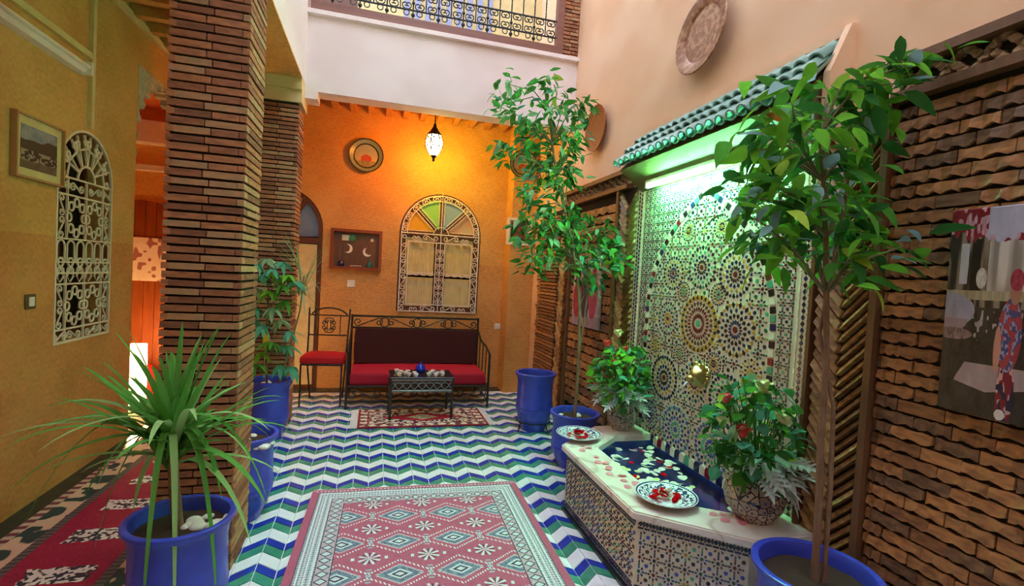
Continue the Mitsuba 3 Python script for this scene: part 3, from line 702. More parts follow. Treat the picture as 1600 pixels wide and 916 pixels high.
# ------------------------------------------------------------------ plates on the walls
P('copper_plate', lambda p, n, uv: mix(L('#875b40'), L('#b08264'), sstep(.3, .7, .75 * fbm(p.y * 46, p.z * 46, 0, 3) + .25 * noise(dr.sqrt(dr.square(p.y - 2.76) + dr.square(p.z - 3.09)) * 90, 0, 0))), .4, .4)
P('basket', lambda p, n, uv: mix(L('#a5652c'), L('#7d4819'), 0.5 + 0.5 * dr.sin(dr.sqrt(dr.square(p.y - 4.31) + dr.square(p.z - 2.92)) * 260)), .7)
big = solo('engraved_plate', 'large round engraved copper plate high on the peach wall above the green tiles', 'plate', sh(lathe([(0, .012), (.17, .014), (.19, .03), (.245, .04), (.25, .034), (.245, .028), (.19, .015), (0, 0)], 48), 'copper_plate', 30), M=FR(XR - .03, 2.76, 3.09) @ rx(-4) @ tr(0, 0, .01))
solo('woven_plate', 'round woven straw plate on the peach wall left of the canopy', 'plate', sh(lathe([(0, .02), (.15, .025), (.2, .055), (.215, .06), (.213, .05), (.15, .012), (0, 0)], 40), 'basket', 30), M=FR(XR - .004, 4.31, 2.92))
def painted(cx, cz, R, c1, c2):
    A, B, D, E, G = L('#2f3a33'), L('#84968e'), L(c1), L(c2), L('#b0502e')
    def f(p, n, uv):
        x, z = (p.x - cx) / R, (p.z - cz) / R; r = dr.sqrt(x * x + z * z)
        sky_ = mix(E, D, sstep(-.4, .5, z + .15 * fbm(x * 4, z * 4, 0, 2)))
        hut = (dr.abs(x) < .3) & (z < .1 - dr.abs(x) * .5) & (z > -.3)
        inner = dr.select(hut, mi.Color3f(G), dr.select(z < -.3, mix(L('#7a7a56'), L('#a89a70'), fbm(x * 9, z * 9, 0, 2)), sky_))
        return dr.select(r < .66, inner, dr.select(r < .74, mi.Color3f(A), dr.select(r < .93, mi.Color3f(B), mi.Color3f(A))))
    return f
P('plate_scene_a', painted(-.17, 2.87, .205, '#9aa7a0', '#c3b58c'), .3)
P('plate_scene_b', painted(1.74, 2.92, .18, '#8fa0ac', '#c0a888'), .3)
plp = [(0, .008), (.66, .012), (.74, .02), (.97, .05), (1, .05), (.98, .035), (.7, 0), (0, 0)]
def wplate(R): return sh(lathe([(r * R, z) for r, z in plp], 40), None, 30)
solo('painted_plate', 'round painted ceramic plate on the orange wall left of the hanging lantern', 'plate', wplate(.205), 'plate_scene_a', FB(YB - .002, -.17, 2.87))
solo('painted_plate', 'round painted ceramic plate on the wall behind the tall tree', 'plate', wplate(.18), 'plate_scene_b', FB(6.098, 1.74, 2.92))

# ------------------------------------------------------------------ pictures
def photo_a(p, n, uv):          # courtyard scene with a standing figure
    u, v = (1.25 - p.y) / .27, (p.z - 1.13) / .68
    nz, fine_, speck = fbm(u * 9, v * 9, 3.0, 4), noise(u * 60, v * 60, 2), noise(u * 34, v * 34, 9)
    def ell(a, b, ra, rb): return dr.square((u - a) / ra) + dr.square((v - b) / rb) < 1
    def put_(m, a, b, t, c): return dr.select(m, mix(L(a), L(b), t), c)
    c = mix(L('#1f1c1a'), L('#51463c'), nz * .8 + fine_ * .2)
    c = put_((v > .52) & (v < .9), '#3a3028', '#8d7a64', sstep(.3, .75, noise(u * 34, v * 7, 0)), c)
    c = put_((v > .555) & (v < .6), '#8a7a5c', '#b8a888', noise(u * 50, v * 6, 1), c)
    c = put_((v > .63) & (v < .83) & (dr.abs(u - .17 - .02 * nz) < .045), '#a9a4a4', '#cdc8c8', nz, c)
    c = put_((v > .6) & (dr.abs(u - .3) < .05) & (v < .85), '#1c1613', '#3a2d26', nz, c)
    c = put_(ell(.37, .66, .055, .05), '#b4a898', '#d6ccc0', fine_, c)
    c = put_((v > .6) & (u > .43) & (v < .9), '#8f8174', '#cfc3b4', sstep(.2, .8, noise(u * 22, v * 4, 3)), c)
    top_ = v > .83 + .07 * (1 - u) * noise(u * 26, 0, 0)
    c = put_(top_, '#6f1824', '#8e2c38', nz, c)
    c = put_(top_ & (speck > .62), '#a8707c', '#caa4aa', fine_, c)
    c = put_((v > .88 - .05 * noise(u * 20, 0, 4)) & (u > .4), '#9a92a4', '#c4bccb', nz, c)
    c = put_(ell(.06, .5, .27, .085), '#7d7783', '#b9afba', nz, c)
    c = put_(ell(.04, .45, .22, .06) & (v < .46), '#8a6f70', '#a58e90', nz, c)
    c = put_(ell(.12, .385, .2, .03), '#5f4640', '#9a7f78', fine_, c)
    c = put_((speck > .8) & (v < .52) & (v > .36) & (u > .3), '#8a8078', '#b0a8a0', nz, c)
    c = put_((v < .25) & (v > .12 + .1 * dr.abs(u - .5)) & (u > .17) & (v < .1 + (u - .1) * .9), '#8d7674', '#bda5a3', nz, c)
    skirt = ell(.69, .13, .085, .17)
    c = put_(skirt, '#7a2430', '#c99a94', sstep(.45, .6, speck), c)
    c = put_(skirt & (noise(u * 26, v * 26, 21) > .6), '#232032', '#3a3650', nz, c)
    c = put_(ell(.69, .4, .115, .17), '#4c4a74', '#9a8fa8', sstep(.4, .6, fine_), c)
    c = put_(ell(.69, .4, .115, .17) & (speck > .52), '#8a2f3c', '#b04a50', nz, c)
    c = put_(ell(.585, .33, .035, .11), '#b07a68', '#c8927e', nz, c)
    c = put_(ell(.66, .03, .05, .025), '#c9bfb8', '#e0d8d2', nz, c)
    c = put_(ell(.72, .61, .055, .07), '#9a6650', '#b57e66', nz, c)
    return put_(ell(.72, .655, .065, .05), '#8a2f3a', '#ac4450', fine_, c)
P('photo_courtyard', photo_a, .3)
solo('canvas_print', 'large canvas photograph of a courtyard and standing figure on the wavy brick wall', 'picture', sh(box(.57, 1.25, 1.13, 1.81, 0, .03, .003), 'photo_courtyard'), M=frame([XR - .005, 0, 0], [0, -1, 0], [0, 0, 1]) @ tr(-1.82) @ tr(0, 0, .03))
def photo_b(p, n, uv):
    u, v = (4.6 - p.y) / .6, (p.z - 1.06) / .64
    nz = fbm(u * 12, v * 12, 1.0, 3)
    c = mix(L('#8d6f7c'), L('#d3b2b8'), nz)
    c = dr.select(v < .18, mix(L('#a88f9a'), L('#8a7380'), nz), c)
    for a, b, ra, rb, h in ((.2, .4, .18, .28, '#b02a48'), (.5, .42, .16, .3, '#4a2a55'), (.78, .5, .16, .36, '#c04a6a'), (.22, .78, .08, .1, '#3a2028'), (.52, .82, .08, .1, '#a0705f'), (.8, .88, .08, .09, '#7d2a3c')):
        c = dr.select(dr.square((u - a) / ra) + dr.square((v - b) / rb) < 1, mix(L(h), [x * .5 for x in L(h)], nz), c)
    return c
P('photo_people', photo_b, .3)
solo('canvas_print', 'smaller pink and red canvas photograph partly hidden behind the slender tree', 'picture', sh(box(-.3, .3, 1.06, 1.7, 0, .028, .003), 'photo_people'), M=frame([XR - .03, 4.3, 0], [0, -1, 0], [0, 0, 1]))
def framed(label, M, w, h, fb, mat_w, print_bsdf, mount='plastic_white', fw_=.022):
    k = thing('framed_picture', label, 'picture')
    put(k, sh(slab(sbox(-w / 2, -h / 2, w / 2, h / 2).difference(sbox(-w / 2 + fw_, -h / 2 + fw_, w / 2 - fw_, h / 2 - fw_)), 0, .03), fb), M=M)
    part(k, 'mount', sh(box(-w / 2 + fw_, w / 2 - fw_, -h / 2 + fw_, h / 2 - fw_, 0, .012), mount), M=M)
    part(k, 'print', sh(box(-w / 2 + fw_ + mat_w, w / 2 - fw_ - mat_w, -h / 2 + fw_ + mat_w, h / 2 - fw_ - mat_w, .012, .015), print_bsdf), M=M)
    return k
def photo_c(p, n, uv):
    nz = fbm(p.y * 30, p.z * 30, 0, 3); z = p.z
    c = mix(L('#2c2f33'), L('#8a8578'), sstep(.42, .62, noise(p.y * 70, p.z * 90, 0)))
    c = dr.select(z > 2.1 + .03 * noise(p.y * 14, 0, 0), mix(L('#5a6a80'), L('#9aa0a4'), nz), dr.select(z > 2.05, mi.Color3f(L('#2f3a34')), c))
    return dr.select(z < 1.99, mix(L('#6d6254'), L('#4a4238'), nz), c)
P('photo_square', photo_c, .3)
framed('wooden framed photograph of a crowd with mountains, on the left wall beside the grille', FL(XL + .003, 3.49, 2.065), .43, .35, 'pale_wood', .045, 'photo_square', 'cream_cloth', .012)
P('photo_red', lambda p, n, uv: mix(L('#8a3a2c'), L('#4a4038'), sstep(.4, .6, noise(p.x * 20, p.z * 20, 0))), .4)
framed('small pale framed picture on the orange pilaster behind the slender tree', FB(6.097, 1.74, 2.07), .32, .34, 'plastic_white', .02, 'photo_red', 'cream_cloth', .03)

# shadow box with its keepsakes
case = thing('display_case', 'shallow brown wooden display case on the orange wall left of the arched window', 'display case')
CX, CZ, CW, CH = -.235, 1.715, .6, .49
Mc = FB(YB - .003, CX, CZ)
put(case, sh(slab(sbox(-CW / 2, -CH / 2, CW / 2, CH / 2).difference(sbox(-CW / 2 + .035, -CH / 2 + .035, CW / 2 - .035, CH / 2 - .035)), 0, .07), 'red_wood'), M=Mc)
part(case, 'back_board', sh(box(-CW / 2 + .03, CW / 2 - .03, -CH / 2 + .03, CH / 2 - .03, 0, .012), 'frame_wood'), M=Mc)
moon = Polygon(arc(0, 0, .055, 0, 360, 30)).difference(Polygon(arc(.024, .008, .048, 0, 360, 30)))
for x, z, a, lab in ((-.1, .01, 150, 'white crescent ornament in the display case, the left one'), (.13, -.02, 20, 'white crescent ornament in the display case, the right one')):
    solo('crescent_ornament', lab, 'ornament', sh(slab(moon, .012, .024), 'plastic_white'), M=Mc @ tr(x, z) @ rz(a))
P('green_felt', '#3f7a5a', .8); P('teal_glass', '#2f6a68', .2); P('bone', '#d8cdb2', .6)
solo('felt_pouch', 'small green pouch at the top of the display case', 'pouch', sh(trimesh.creation.icosphere(2, .05), 'green_felt', True), M=Mc @ tr(-.05, .14, .03) @ sc(.9, .9, .35))
solo('bone_card', 'small pale card beside the green pouch in the display case', 'card', sh(box(-.045, .045, -.035, .035, .012, .02, .002), 'bone'), M=Mc @ tr(-.13, .14))
solo('shell_button', 'small round white shell at the upper right inside the display case', 'shell', sh(lathe([(0, .01), (.015, .008), (.022, 0)], 14), 'bone', 40), M=Mc @ tr(.18, .13, .012))
jar = [(0, 0), (.03, 0), (.036, .02), (.03, .05), (.014, .07), (.016, .085), (0, .085)]
solo('little_bottle', 'little teal bottle standing at the lower right inside the display case', 'bottle', sh(lathe(jar, 14), 'teal_glass', 40), M=tr(CX + .16, YB - .04, CZ - .207))
solo('little_pot', 'little grey blue pot standing at the lower left inside the display case', 'pot', sh(lathe([(0, 0), (.04, 0), (.05, .03), (.03, .06), (0, .06)], 14), 'tile_navy', 40), M=tr(CX - .17, YB - .044, CZ - .207) @ sc(.8, .6, 1))
solo('bone_stick', 'thin bone stick lying low in the display case', 'stick', sh(tube([(-.07, 0, 0), (0, .004, 0), (.07, 0, 0)], .006, 6), 'bone'), M=Mc @ tr(0, -.2, .022))

# switches and fittings
def switch(label, M, s=.08, dark=False):
    k = thing('light_switch', label, 'switch')
    put(k, sh(box(-s / 2, s / 2, -s / 2, s / 2, 0, .01, .003), 'switch_dark' if dark else 'plastic_white'), M=M)
    part(k, 'rocker', sh(box(-s * .28, s * .28, -s * .32, s * .32, .01, .015, .002), 'plastic_white'), M=M)
switch('white wall switch on the orange wall below the display case', FB(YB, -.28, 1.3), .09)
switch('white wall socket on the orange wall right of the red sofa', FB(YB, 1.6, .82), .08)
switch('dark edged wall switch on the left wall beside the white grille', FL(XL, 3.46, 1.2), .085, True)
fx = thing('wall_light_fitting', 'long white unlit fluorescent fitting high on the left wall', 'light fitting')
put(fx, sh(slab(Polygon([(0, 2.645), (.045, 2.65), (.06, 2.68), (.04, 2.715), (0, 2.72)]), 0, .95), 'plastic_white'), M=frame([XL, 3.88, 0], [1, 0, 0], [0, 0, 1]))
part(fx, 'tube', sh(tube([(0, 0, 0), (0, .5, 0), (0, .9, 0)], .013, 8), 'plastic_white', 40), M=tr(XL + .066, 2.96, 2.69))
for y in (2.95, 3.87): part(fx, 'end_cap', sh(box(XL, XL + .085, y - .012, y + .012, 2.64, 2.725, .004), 'plastic_white'))
# grille of the left wall
wl = struct('window_2', 'dark arched window opening behind the left wall grille')
put(wl, sh(box(XL - .19, XL - .18, 3.68, 4.35, .9, 2.33), 'night_glass'))
part(wl, 'frame', sh(slab(ring(.66, .91, 1.98, .04).union(sbox(-.015, .91, .015, 2.3)), 0, .03), 'dark_wood'), M=FL(XL - .18, 4.015))
gl = thing('window_grille', 'white wrought iron grille of scrolls and arches on the left wall', 'grille')
Ml = FL(XL - .004, 4.015, 0)
def g2(name, mesh, M=None): part(gl, name, mesh if isinstance(mesh, dict) else sh(mesh, 'white_iron'), 'white_iron', Ml if M is None else Ml @ M)
g2('outer_bar', slab(Polygon(archpoly(0, .91, .66, 1.98)).difference(Polygon(archpoly(0, .925, .63, 1.98))), -.008, .008))
for z in (1.0, 1.29, 1.36, 1.58, 1.86, 1.97): g2('cross_bar', flat_bar((-.32, z), (.32, z), .011))
for x in (-.21, 0, .21):
    g2('upright_bar', flat_bar((x, .92), (x, 1.36), .01)); g2('upright_bar', flat_bar((x, 1.58), (x, 1.97), .01))
aS = sh(tube(p3(sscroll(.2, .04)), .007, 5)); aS2 = sh(tube(p3(sscroll(.2, .04) * [1, -1]), .007, 5)); aC = sh(tube(p3(cscroll(.16, .036)), .007, 5)); aR = sh(tube(p3(arc(0, 0, .028, 0, 360, 15)), .007, 5, False))
for zc in (1.145, 1.72):
    for x in (-.105, .105):
        for a in range(0, 360, 45): g2('ring', aR, tr(x + .085 * math.cos(math.radians(a)), zc + .1 * math.sin(math.radians(a))))
    for sx in (-1, 1):
        for d in (-.07, .07): g2('scroll', aS if d * sx > 0 else aS2, tr(sx * .265, zc + d) @ rz(90) @ sc(.7))
for z in (.955, 1.915):
    for i, x in enumerate((-.26, -.105, .105, .26)): g2('scroll', aS if i & 1 else aS2, tr(x, z) @ sc(.75, .7, 1))
g2('arcade_bar', flat_bar((-.32, 1.43), (.32, 1.43), .009))
for i in range(6):
    x = -.265 + i * .106
    g2('arcade_loop', tube(p3(np.vstack([[x - .04, 1.43], arc(x, 1.53, .04, 180, 0, 9), [x + .04, 1.43]])), .006, 5))
    g2('ring', aR, tr(x, 1.43)); g2('drop_loop', tube(p3(np.vstack([[x - .035, 1.36], [x - .03, 1.39], [x, 1.345 + .06], [x + .03, 1.39], [x + .035, 1.36]]) * [1, 1] + [0, -.0]), .006, 5))
    g2('drop_loop', tube(p3(np.vstack([[x, 1.4], [x - .035, 1.34], [x, 1.3], [x + .035, 1.34], [x, 1.4]])), .006, 5))
for a in (30, 60, 90, 120, 150):
    c, s_ = math.cos(math.radians(a)), math.sin(math.radians(a))
    for d in (-7, 7):
        c2, s2 = math.cos(math.radians(a + d)), math.sin(math.radians(a + d)); g2('fan_bar', flat_bar((.1 * c, 1.97 + .1 * s_), (.31 * c2, 1.97 + .31 * s2), .009))
for a in (15, 45, 75, 105, 135, 165): g2('scroll', aC, tr(.25 * math.cos(math.radians(a)), 1.97 + .25 * math.sin(math.radians(a))) @ rz(a - 90))
g2('fan_arc', slab(Polygon(arc(0, 1.97, .11, 0, 180, 14)).difference(Polygon(arc(0, 1.97, .095, 0, 180, 14))), -.005, .005))

# ------------------------------------------------------------------ rugs
def rug_main(p, n, uv):
    a0 = math.radians(1.6); X, Y = p.x - .325, p.y - 2.31
    x, y = X * math.cos(a0) - Y * math.sin(a0), X * math.sin(a0) + Y * math.cos(a0)
    ex, ey = .685 - dr.abs(x), 1.1 - dr.abs(y); e = dr.minimum(ex, ey); s = dr.select(ex < ey, y, x)
    red, pale, dark, blue = L('#b8627a'), L('#c3d0d3'), L('#4a3d52'), L('#7f98a6')
    wob = noise(x * 240, y * 240, 0)
    red = mix(red, L('#a8546c'), wob)
    tri = lambda v: dr.abs(v - dr.floor(v) - .5) * 2
    dots = lambda v, w: (tri(v) < w)
    c = red
    c = dr.select((ey < .03) & (ey > .016) & dots(s * 42, .55), mi.Color3f(pale), c)
    fine = (tri(x * 26 + y * 26) < .45) ^ (tri(x * 26 - y * 26) < .45)
    band1 = dr.select(fine, mi.Color3f(pale), mix(blue, L('#9a7484'), wob))
    c = dr.select((e > .045) & (e < .135), band1, c)
    c = dr.select((e > .058) & (e < .064) | (e > .09) & (e < .095) | (e > .122) & (e < .128), mi.Color3f(L('#e0e6e6')), c)
    loz = tri(s * 17) * .5 + dr.abs(e - .172) / .07
    b2 = dr.select(loz < .34, mi.Color3f(pale), dr.select(loz < .48, mi.Color3f(dark), mix(L('#b9c4c8'), L('#b88a98'), wob)))
    c = dr.select((e > .135) & (e < .212), b2, c)
    c = dr.select((e > .133) & (e < .138) | (e > .208) & (e < .213) | (e > .042) & (e < .046), mi.Color3f(dark), c)
    gx, gy = (x + .145) / .3, (y - .1) / .3
    def near(gx, gy, hx, hy):
        fx, fy = gx - dr.round(gx), gy - dr.round(gy); return dr.abs(fx) * .3 / hx + dr.abs(fy) * .3 / hy, fx * .3, fy * .3
    d1, fx, fy = near(gx, gy, .125, .085)
    fr_ = tri(dr.atan2(fy, fx) * 7)
    dia = dr.select(d1 < .2, mi.Color3f(pale), dr.select(d1 < .34, mi.Color3f(dark), dr.select(d1 < .5, mi.Color3f(pale), dr.select(d1 < .84, mix(blue, L('#5f5f78'), noise(x * 90, y * 90, 2)), dr.select(fr_ < .55, mi.Color3f(pale), red)))))
    f = red
    d2 = dr.abs(d1 - 1.38)
    f = dr.select((d2 < .09) & dots((fx + fy * .3) * 60, .5), mi.Color3f(L('#d8d4d6')), f)
    d3, sx, sy = near(gx + .5, gy + .5, .07, .07)
    r3 = dr.sqrt(sx * sx + sy * sy); ray = tri(dr.atan2(sy, sx) * 8 / (2 * math.pi))
    f = dr.select((r3 < .058) & (ray < .62 - r3 * 5), mi.Color3f(L('#c8d2d4')), f)
    f = dr.select((r3 < .05) & (ray > .82) & (r3 > .015), mi.Color3f(dark), f)
    f = dr.select((dr.abs(sx) > .075) & (dr.abs(sx) < .092) & (dr.abs(sy) < .012), mi.Color3f(L('#c8d2d4')), f)
    f = dr.select(((dr.abs(sx) < .014) & (dr.abs(sy) > .085) & (tri(sy * 45) < .5)), mi.Color3f(L('#9fb0b8')), f)
    f = dr.select(d1 < 1, dia, f)
    return dr.select(e > .213, f, c)
P('rug_red', rug_main, .9)
def rug_mesh(hx, hy, h=.012, seed=0, nx=30, ny=30):
    X, Y = np.meshgrid(np.linspace(-hx, hx, nx), np.linspace(-hy, hy, ny)); r = np.random.default_rng(seed)
    Z = h + .004 * meshkit.noise(np.stack([X * 4, Y * 4, X * 0 + seed], -1))
    v = np.c_[X.ravel(), Y.ravel(), Z.ravel()]; i, j = np.meshgrid(np.arange(ny - 1), np.arange(nx - 1), indexing='ij'); a = i * nx + j
    f = np.vstack([np.stack([a, a + 1, a + nx + 1], -1).reshape(-1, 3), np.stack([a, a + nx + 1, a + nx], -1).reshape(-1, 3)])
    b = box(-hx, hx, -hy, hy, 0, h); return cat([tm(v, f), b])
k = solo('floor_rug', 'large red and pale blue woven rug with diamonds on the chevron floor', 'rug', sh(rug_mesh(.685, 1.1), 'rug_red'), M=tr(.325, 2.31, .001) @ rz(-1.6))
fring = []
for i in range(150):
    x = -.68 + i * .0091; fring.append(tube([(x, 1.1, .008), (x + rng.uniform(-.004, .004), 1.118, .006), (x + rng.uniform(-.006, .006), 1.132, .003)], .0022, 4))
P('fringe', '#cfc6c4', .9)
part(k, 'fringe', sh(cat(fring), 'fringe'), M=tr(.325, 2.31, .001) @ rz(-1.6), stuff=True)
def rug_small(p, n, uv):
    x, y = p.x - .53, p.y - 5.06; ex, ey = .63 - dr.abs(x), .31 - dr.abs(y); e = dr.minimum(ex, ey)
    tri = lambda v: dr.abs(v - dr.floor(v) - .5) * 2
    wob = noise(x * 60, y * 60, 0)
    c = mix(L('#a8202e'), L('#8c1826'), wob)
    med = dr.abs(x) / .42 + dr.abs(y) / .15
    c = dr.select(med > 1, mix(L('#5a2830'), L('#c9b8a4'), sstep(.4, .6, noise(x * 45, y * 45, 3))), c)
    c = dr.select(dr.abs(x) / .16 + dr.abs(y) / .1 < 1, mix(L('#c9b490'), L('#8a6a50'), wob), c)
    s = dr.select(ex < ey, y, x)
    bd = mix(L('#d6c8b0'), L('#6a3a3e'), sstep(.42, .6, .5 * noise(x * 70, y * 70, 5) + .5 * tri(s * 9)))
    c = dr.select(e < .1, bd, c)
    c = dr.select((e < .022) | ((e > .09) & (e < .105)), mix(L('#9a3038'), L('#7a2430'), wob), c)
    return c
P('rug_cream', rug_small, .9)
k = solo('floor_rug', 'small red and cream rug with white fringes under the low iron table', 'rug', sh(rug_mesh(.63, .31, .01, 3), 'rug_cream'), M=tr(.53, 5.06, .001))
fr_ = []
for s in (-1, 1):
    for i in range(60):
        y = -.305 + i * .0103; fr_.append(tube([(s * .63, y, .008), (s * .67, y + rng.uniform(-.006, .006), .005), (s * .7, y + rng.uniform(-.01, .01), .003)], .003, 4))
P('fringe_white', '#e8e4e2', .9)
part(k, 'fringe', sh(cat(fr_), 'fringe_white'), M=tr(.53, 5.06, .001), stuff=True)
def runner_fn(p, n, uv):
    x, y = p.x + 1.36, p.y
    ex = .42 - dr.abs(x); wob = noise(x * 160, y * 160, 0)
    tri = lambda v: dr.abs(v - dr.floor(v) - .5) * 2
    c = mix(L('#a01f38'), L('#86182e'), wob)
    fy = y - .36 * dr.round((y - 3.04) / .36) - 3.04
    d = dr.maximum(dr.abs(x - .02) / .15, dr.abs(fy) / .07)
    c = dr.select(d + .25 * noise(x * 40, y * 40, 2) < 1.05, mix(L('#d8cabb'), L('#3a3036'), sstep(.45, .6, noise(x * 75, y * 75, 7))), c)
    motif = noise(x * 26, y * 18, 4) * .6 + tri(y * 4.2) * .4
    b = mix(L('#c9a284'), L('#2c3a34'), sstep(.52, .6, motif))
    c = dr.select(ex < .19, b, c)
    c = dr.select((ex > .17) & (ex < .215), mix(L('#3a3030'), L('#6a5a50'), tri(y * 30)), c)
    return dr.select(ex < .05, mix(L('#6e3038'), L('#b89a84'), sstep(.4, .6, tri(y * 14))), c)
P('rug_runner', runner_fn, .9)
solo('runner_rug', 'long red runner rug with cream medallions along the left wall', 'rug', sh(rug_mesh(.42, 2.0, .01, 5, 12, 50), 'rug_runner'), M=tr(-1.36, 3.4, .001))

# ------------------------------------------------------------------ iron sofa
sofa = thing('iron_sofa', 'black iron scroll frame sofa with dark red velvet back and red seat cushion', 'sofa')
def irn(parent, name, mesh, M=None): part(parent, name, mesh if isinstance(mesh, dict) else sh(mesh, 'black_iron'), 'black_iron', M)
sx0, sx1, sy0, sy1 = -.24, 1.29, 5.43, 6.17
for x in (sx0, sx1):
    irn(sofa, 'leg', rod((x, sy0, 0), (x, sy0, .60), .013)); irn(sofa, 'leg', rod((x, sy1, 0), (x, sy1, .94), .013))
    yy = np.linspace(0, 1, 12)
    irn(sofa, 'arm', tube(np.c_[np.full(12, x), sy0 + (sy1 - sy0) * yy, .60 + .22 * yy ** 1.6 + .03 * np.sin(yy * 6)], .011, 6))
    irn(sofa, 'side_rail', rod((x, sy0, .24), (x, sy1, .24), .011)); irn(sofa, 'side_rail', rod((x, sy0, .08), (x, sy1, .08), .009))
    for f in (.25, .5, .75): irn(sofa, 'spindle', rod((x, sy0 + (sy1 - sy0) * f, .24), (x, sy0 + (sy1 - sy0) * f, .60 + .22 * f ** 1.6), .006))
for y, zs in ((sy0, (.24, .08)), (sy1, (.24, .785, .925))):
    for z in zs: irn(sofa, 'cross_rail', rod((sx0, y, z), (sx1, y, z), .012))
Mb = FB(sy1); Mf = FB(sy0)
sS = sh(tube(p3(sscroll(.34, .05)), .007, 6)); sS2 = sh(tube(p3(sscroll(.34, .05) * [1, -1]), .007, 6)); sC = sh(tube(p3(cscroll(.17, .045)), .007, 6))
for i in range(4):
    x = sx0 + .19 + i * .385
    irn(sofa, 'scroll', sS if i & 1 else sS2, Mb @ tr(x, .855))
    if i < 3: irn(sofa, 'ring', sh(tube(p3(arc(0, 0, .055, 0, 360, 20)), .007, 6, False)), Mb @ tr(x + .19, .855))
    irn(sofa, 'scroll', sS2 if i & 1 else sS, Mf @ tr(x, .16))
def cushion(x0, x1, y0, y1, z0, z1, puff=.02, nx=26, ny=12, seed=0):
    m = box(-1, 1, -1, 1, -1, 1); m = m.subdivide().subdivide().subdivide().subdivide()
    v = m.vertices.copy(); c = np.abs(v)
    v[:, 2] *= 1 + puff / ((z1 - z0) / 2) * (1 - c[:, 0] ** 4) * (1 - c[:, 1] ** 4)
    e = 1 - .03 * (c[:, 2] > .9); v[:, 0] *= 1 - .012 * c[:, 2] ** 4; v[:, 1] *= 1 - .03 * c[:, 2] ** 4
    v = v * [(x1 - x0) / 2, (y1 - y0) / 2, (z1 - z0) / 2] + [(x0 + x1) / 2, (y0 + y1) / 2, (z0 + z1) / 2]
    v[:, 2] += .006 * (meshkit.noise(v * [7, 7, 7], seed) - .5)
    return tm(v, m.faces)
part(sofa, 'slats', sh(cat([box(sx0, sx1, sy0 + .05 + i * .11, sy0 + .1 + i * .11, .236, .25) for i in range(6)]), 'black_iron'))
part(sofa, 'seat_cushion', sh(cushion(sx0 + .03, sx1 - .03, sy0 + .02, 6.12, .25, .375, .012, seed=1), 'velvet_red', 40))
bc = cushion(sx0 + .04, sx1 - .04, 5.99, 6.12, .385, .785, 0, seed=2)
part(sofa, 'back_cushion', sh(bc, 'velvet_dark', 40), M=tr(0, 0, .39) @ tr(0, 6.1, 0) @ rx(-4) @ tr(0, -6.1, -.39))
# low iron table with its cups
tab = thing('low_table', 'low black iron table with a lattice apron in front of the red sofa', 'table')
tx0, tx1, ty0, ty1 = .2, .81, 4.97, 5.33
for x in (tx0, tx1):
    for y in (ty0, ty1): irn(tab, 'leg', box(x - .012, x + .012, y - .012, y + .012, 0, .42, .003))
P('table_top', '#2c2220', .15)
part(tab, 'top', sh(box(tx0 - .015, tx1 + .015, ty0 - .015, ty1 + .015, .42, .438, .004), 'table_top'))
P('zinc', '#7d8482', .35, .6)
for y in (ty0, ty1):
    for z in (.415, .3): part(tab, 'rail', sh(box(tx0, tx1, y - .012, y + .012, z - .012, z + .012, .003), 'zinc'))
    for i in range(4):
        x = tx0 + .076 + i * .152
        part(tab, 'lattice', sh(cat([tube(p3(np.c_[np.linspace(-.076, .076, 9), .035 * np.cos(np.linspace(0, 2 * np.pi, 9)) * s]), .006, 5) for s in (-1, 1)]), 'zinc'), M=FB(y, x, .357))
for x in (tx0, tx1): part(tab, 'rail', sh(box(x - .012, x + .012, ty0, ty1, .29, .31), 'black_iron'))
P('cup_white', '#f2e4e2', .25)
cup = sh(lathe([(0, .003), (.015, 0), (.017, .004), (.024, .02), (.025, .034), (.022, .034), (.021, .02), (.013, .007), (0, .007)], 16), 'cup_white', 40)
for i, (x, y) in enumerate(((.28, 5.03), (.34, 5.09), (.3, 5.15), (.37, 5.02), (.37, 5.17), (.43, 5.08), (.44, 5.0), (.57, 5.03), (.6, 5.12), (.64, 5.01), (.67, 5.09), (.71, 5.04), (.72, 5.14), (.63, 5.18), (.26, 5.22))):
    put(thing('tea_cup', 'small white cup on the low table around the blue pot', 'cup', 'white cups on the low table'), cup, M=tr(x, y, .438))
P('blue_glaze', '#1c2fa8', .12)
bp = thing('blue_pot', 'little shiny blue lidded pot in the middle of the low table', 'pot')
put(bp, sh(lathe([(0, 0), (.03, 0), (.052, .025), (.055, .045), (.04, .07), (.036, .074)], 24), 'blue_glaze', 50), M=tr(.5, 5.2, .438))
part(bp, 'lid', sh(lathe([(.042, .072), (.03, .088), (.01, .1), (.014, .112), (0, .118)], 20), 'blue_glaze', 50), M=tr(.5, 5.2, .438))
# chair
ch = thing('iron_chair', 'slender black iron chair with a red cushion left of the sofa', 'chair')
Mch = tr(-.492, 5.72, 0) @ rz(-4)
hw, hd = .205, .19
for s in (-1, 1):
    irn(ch, 'leg', rod((s * hw, -hd, 0), (s * hw, -hd, .45), .009), Mch)
    irn(ch, 'leg', rod((s * (hw - .03), hd + .02, 0), (s * hw, hd - .06, .45), .009), Mch)
    irn(ch, 'back_post', tube([(s * hw, hd - .06, .45), (s * (hw + .005), hd, .72), (s * (hw + .015), hd + .05, 1.02)], .009, 6), Mch)
    irn(ch, 'side_rail', rod((s * hw, -hd, .45), (s * hw, hd - .06, .45), .009), Mch); irn(ch, 'brace', rod((s * hw, -hd, .12), (s * (hw - .02), hd, .12), .006), Mch)
for y in (-hd, hd - .06): irn(ch, 'cross_rail', rod((-hw, y, .45), (hw, y, .45), .009), Mch)
irn(ch, 'cross_rail', rod((-hw, hd + .0, .72), (hw, hd + .0, .72), .007), Mch); irn(ch, 'cross_rail', rod((-hw, hd + .04, .94), (hw, hd + .04, .94), .007), Mch)
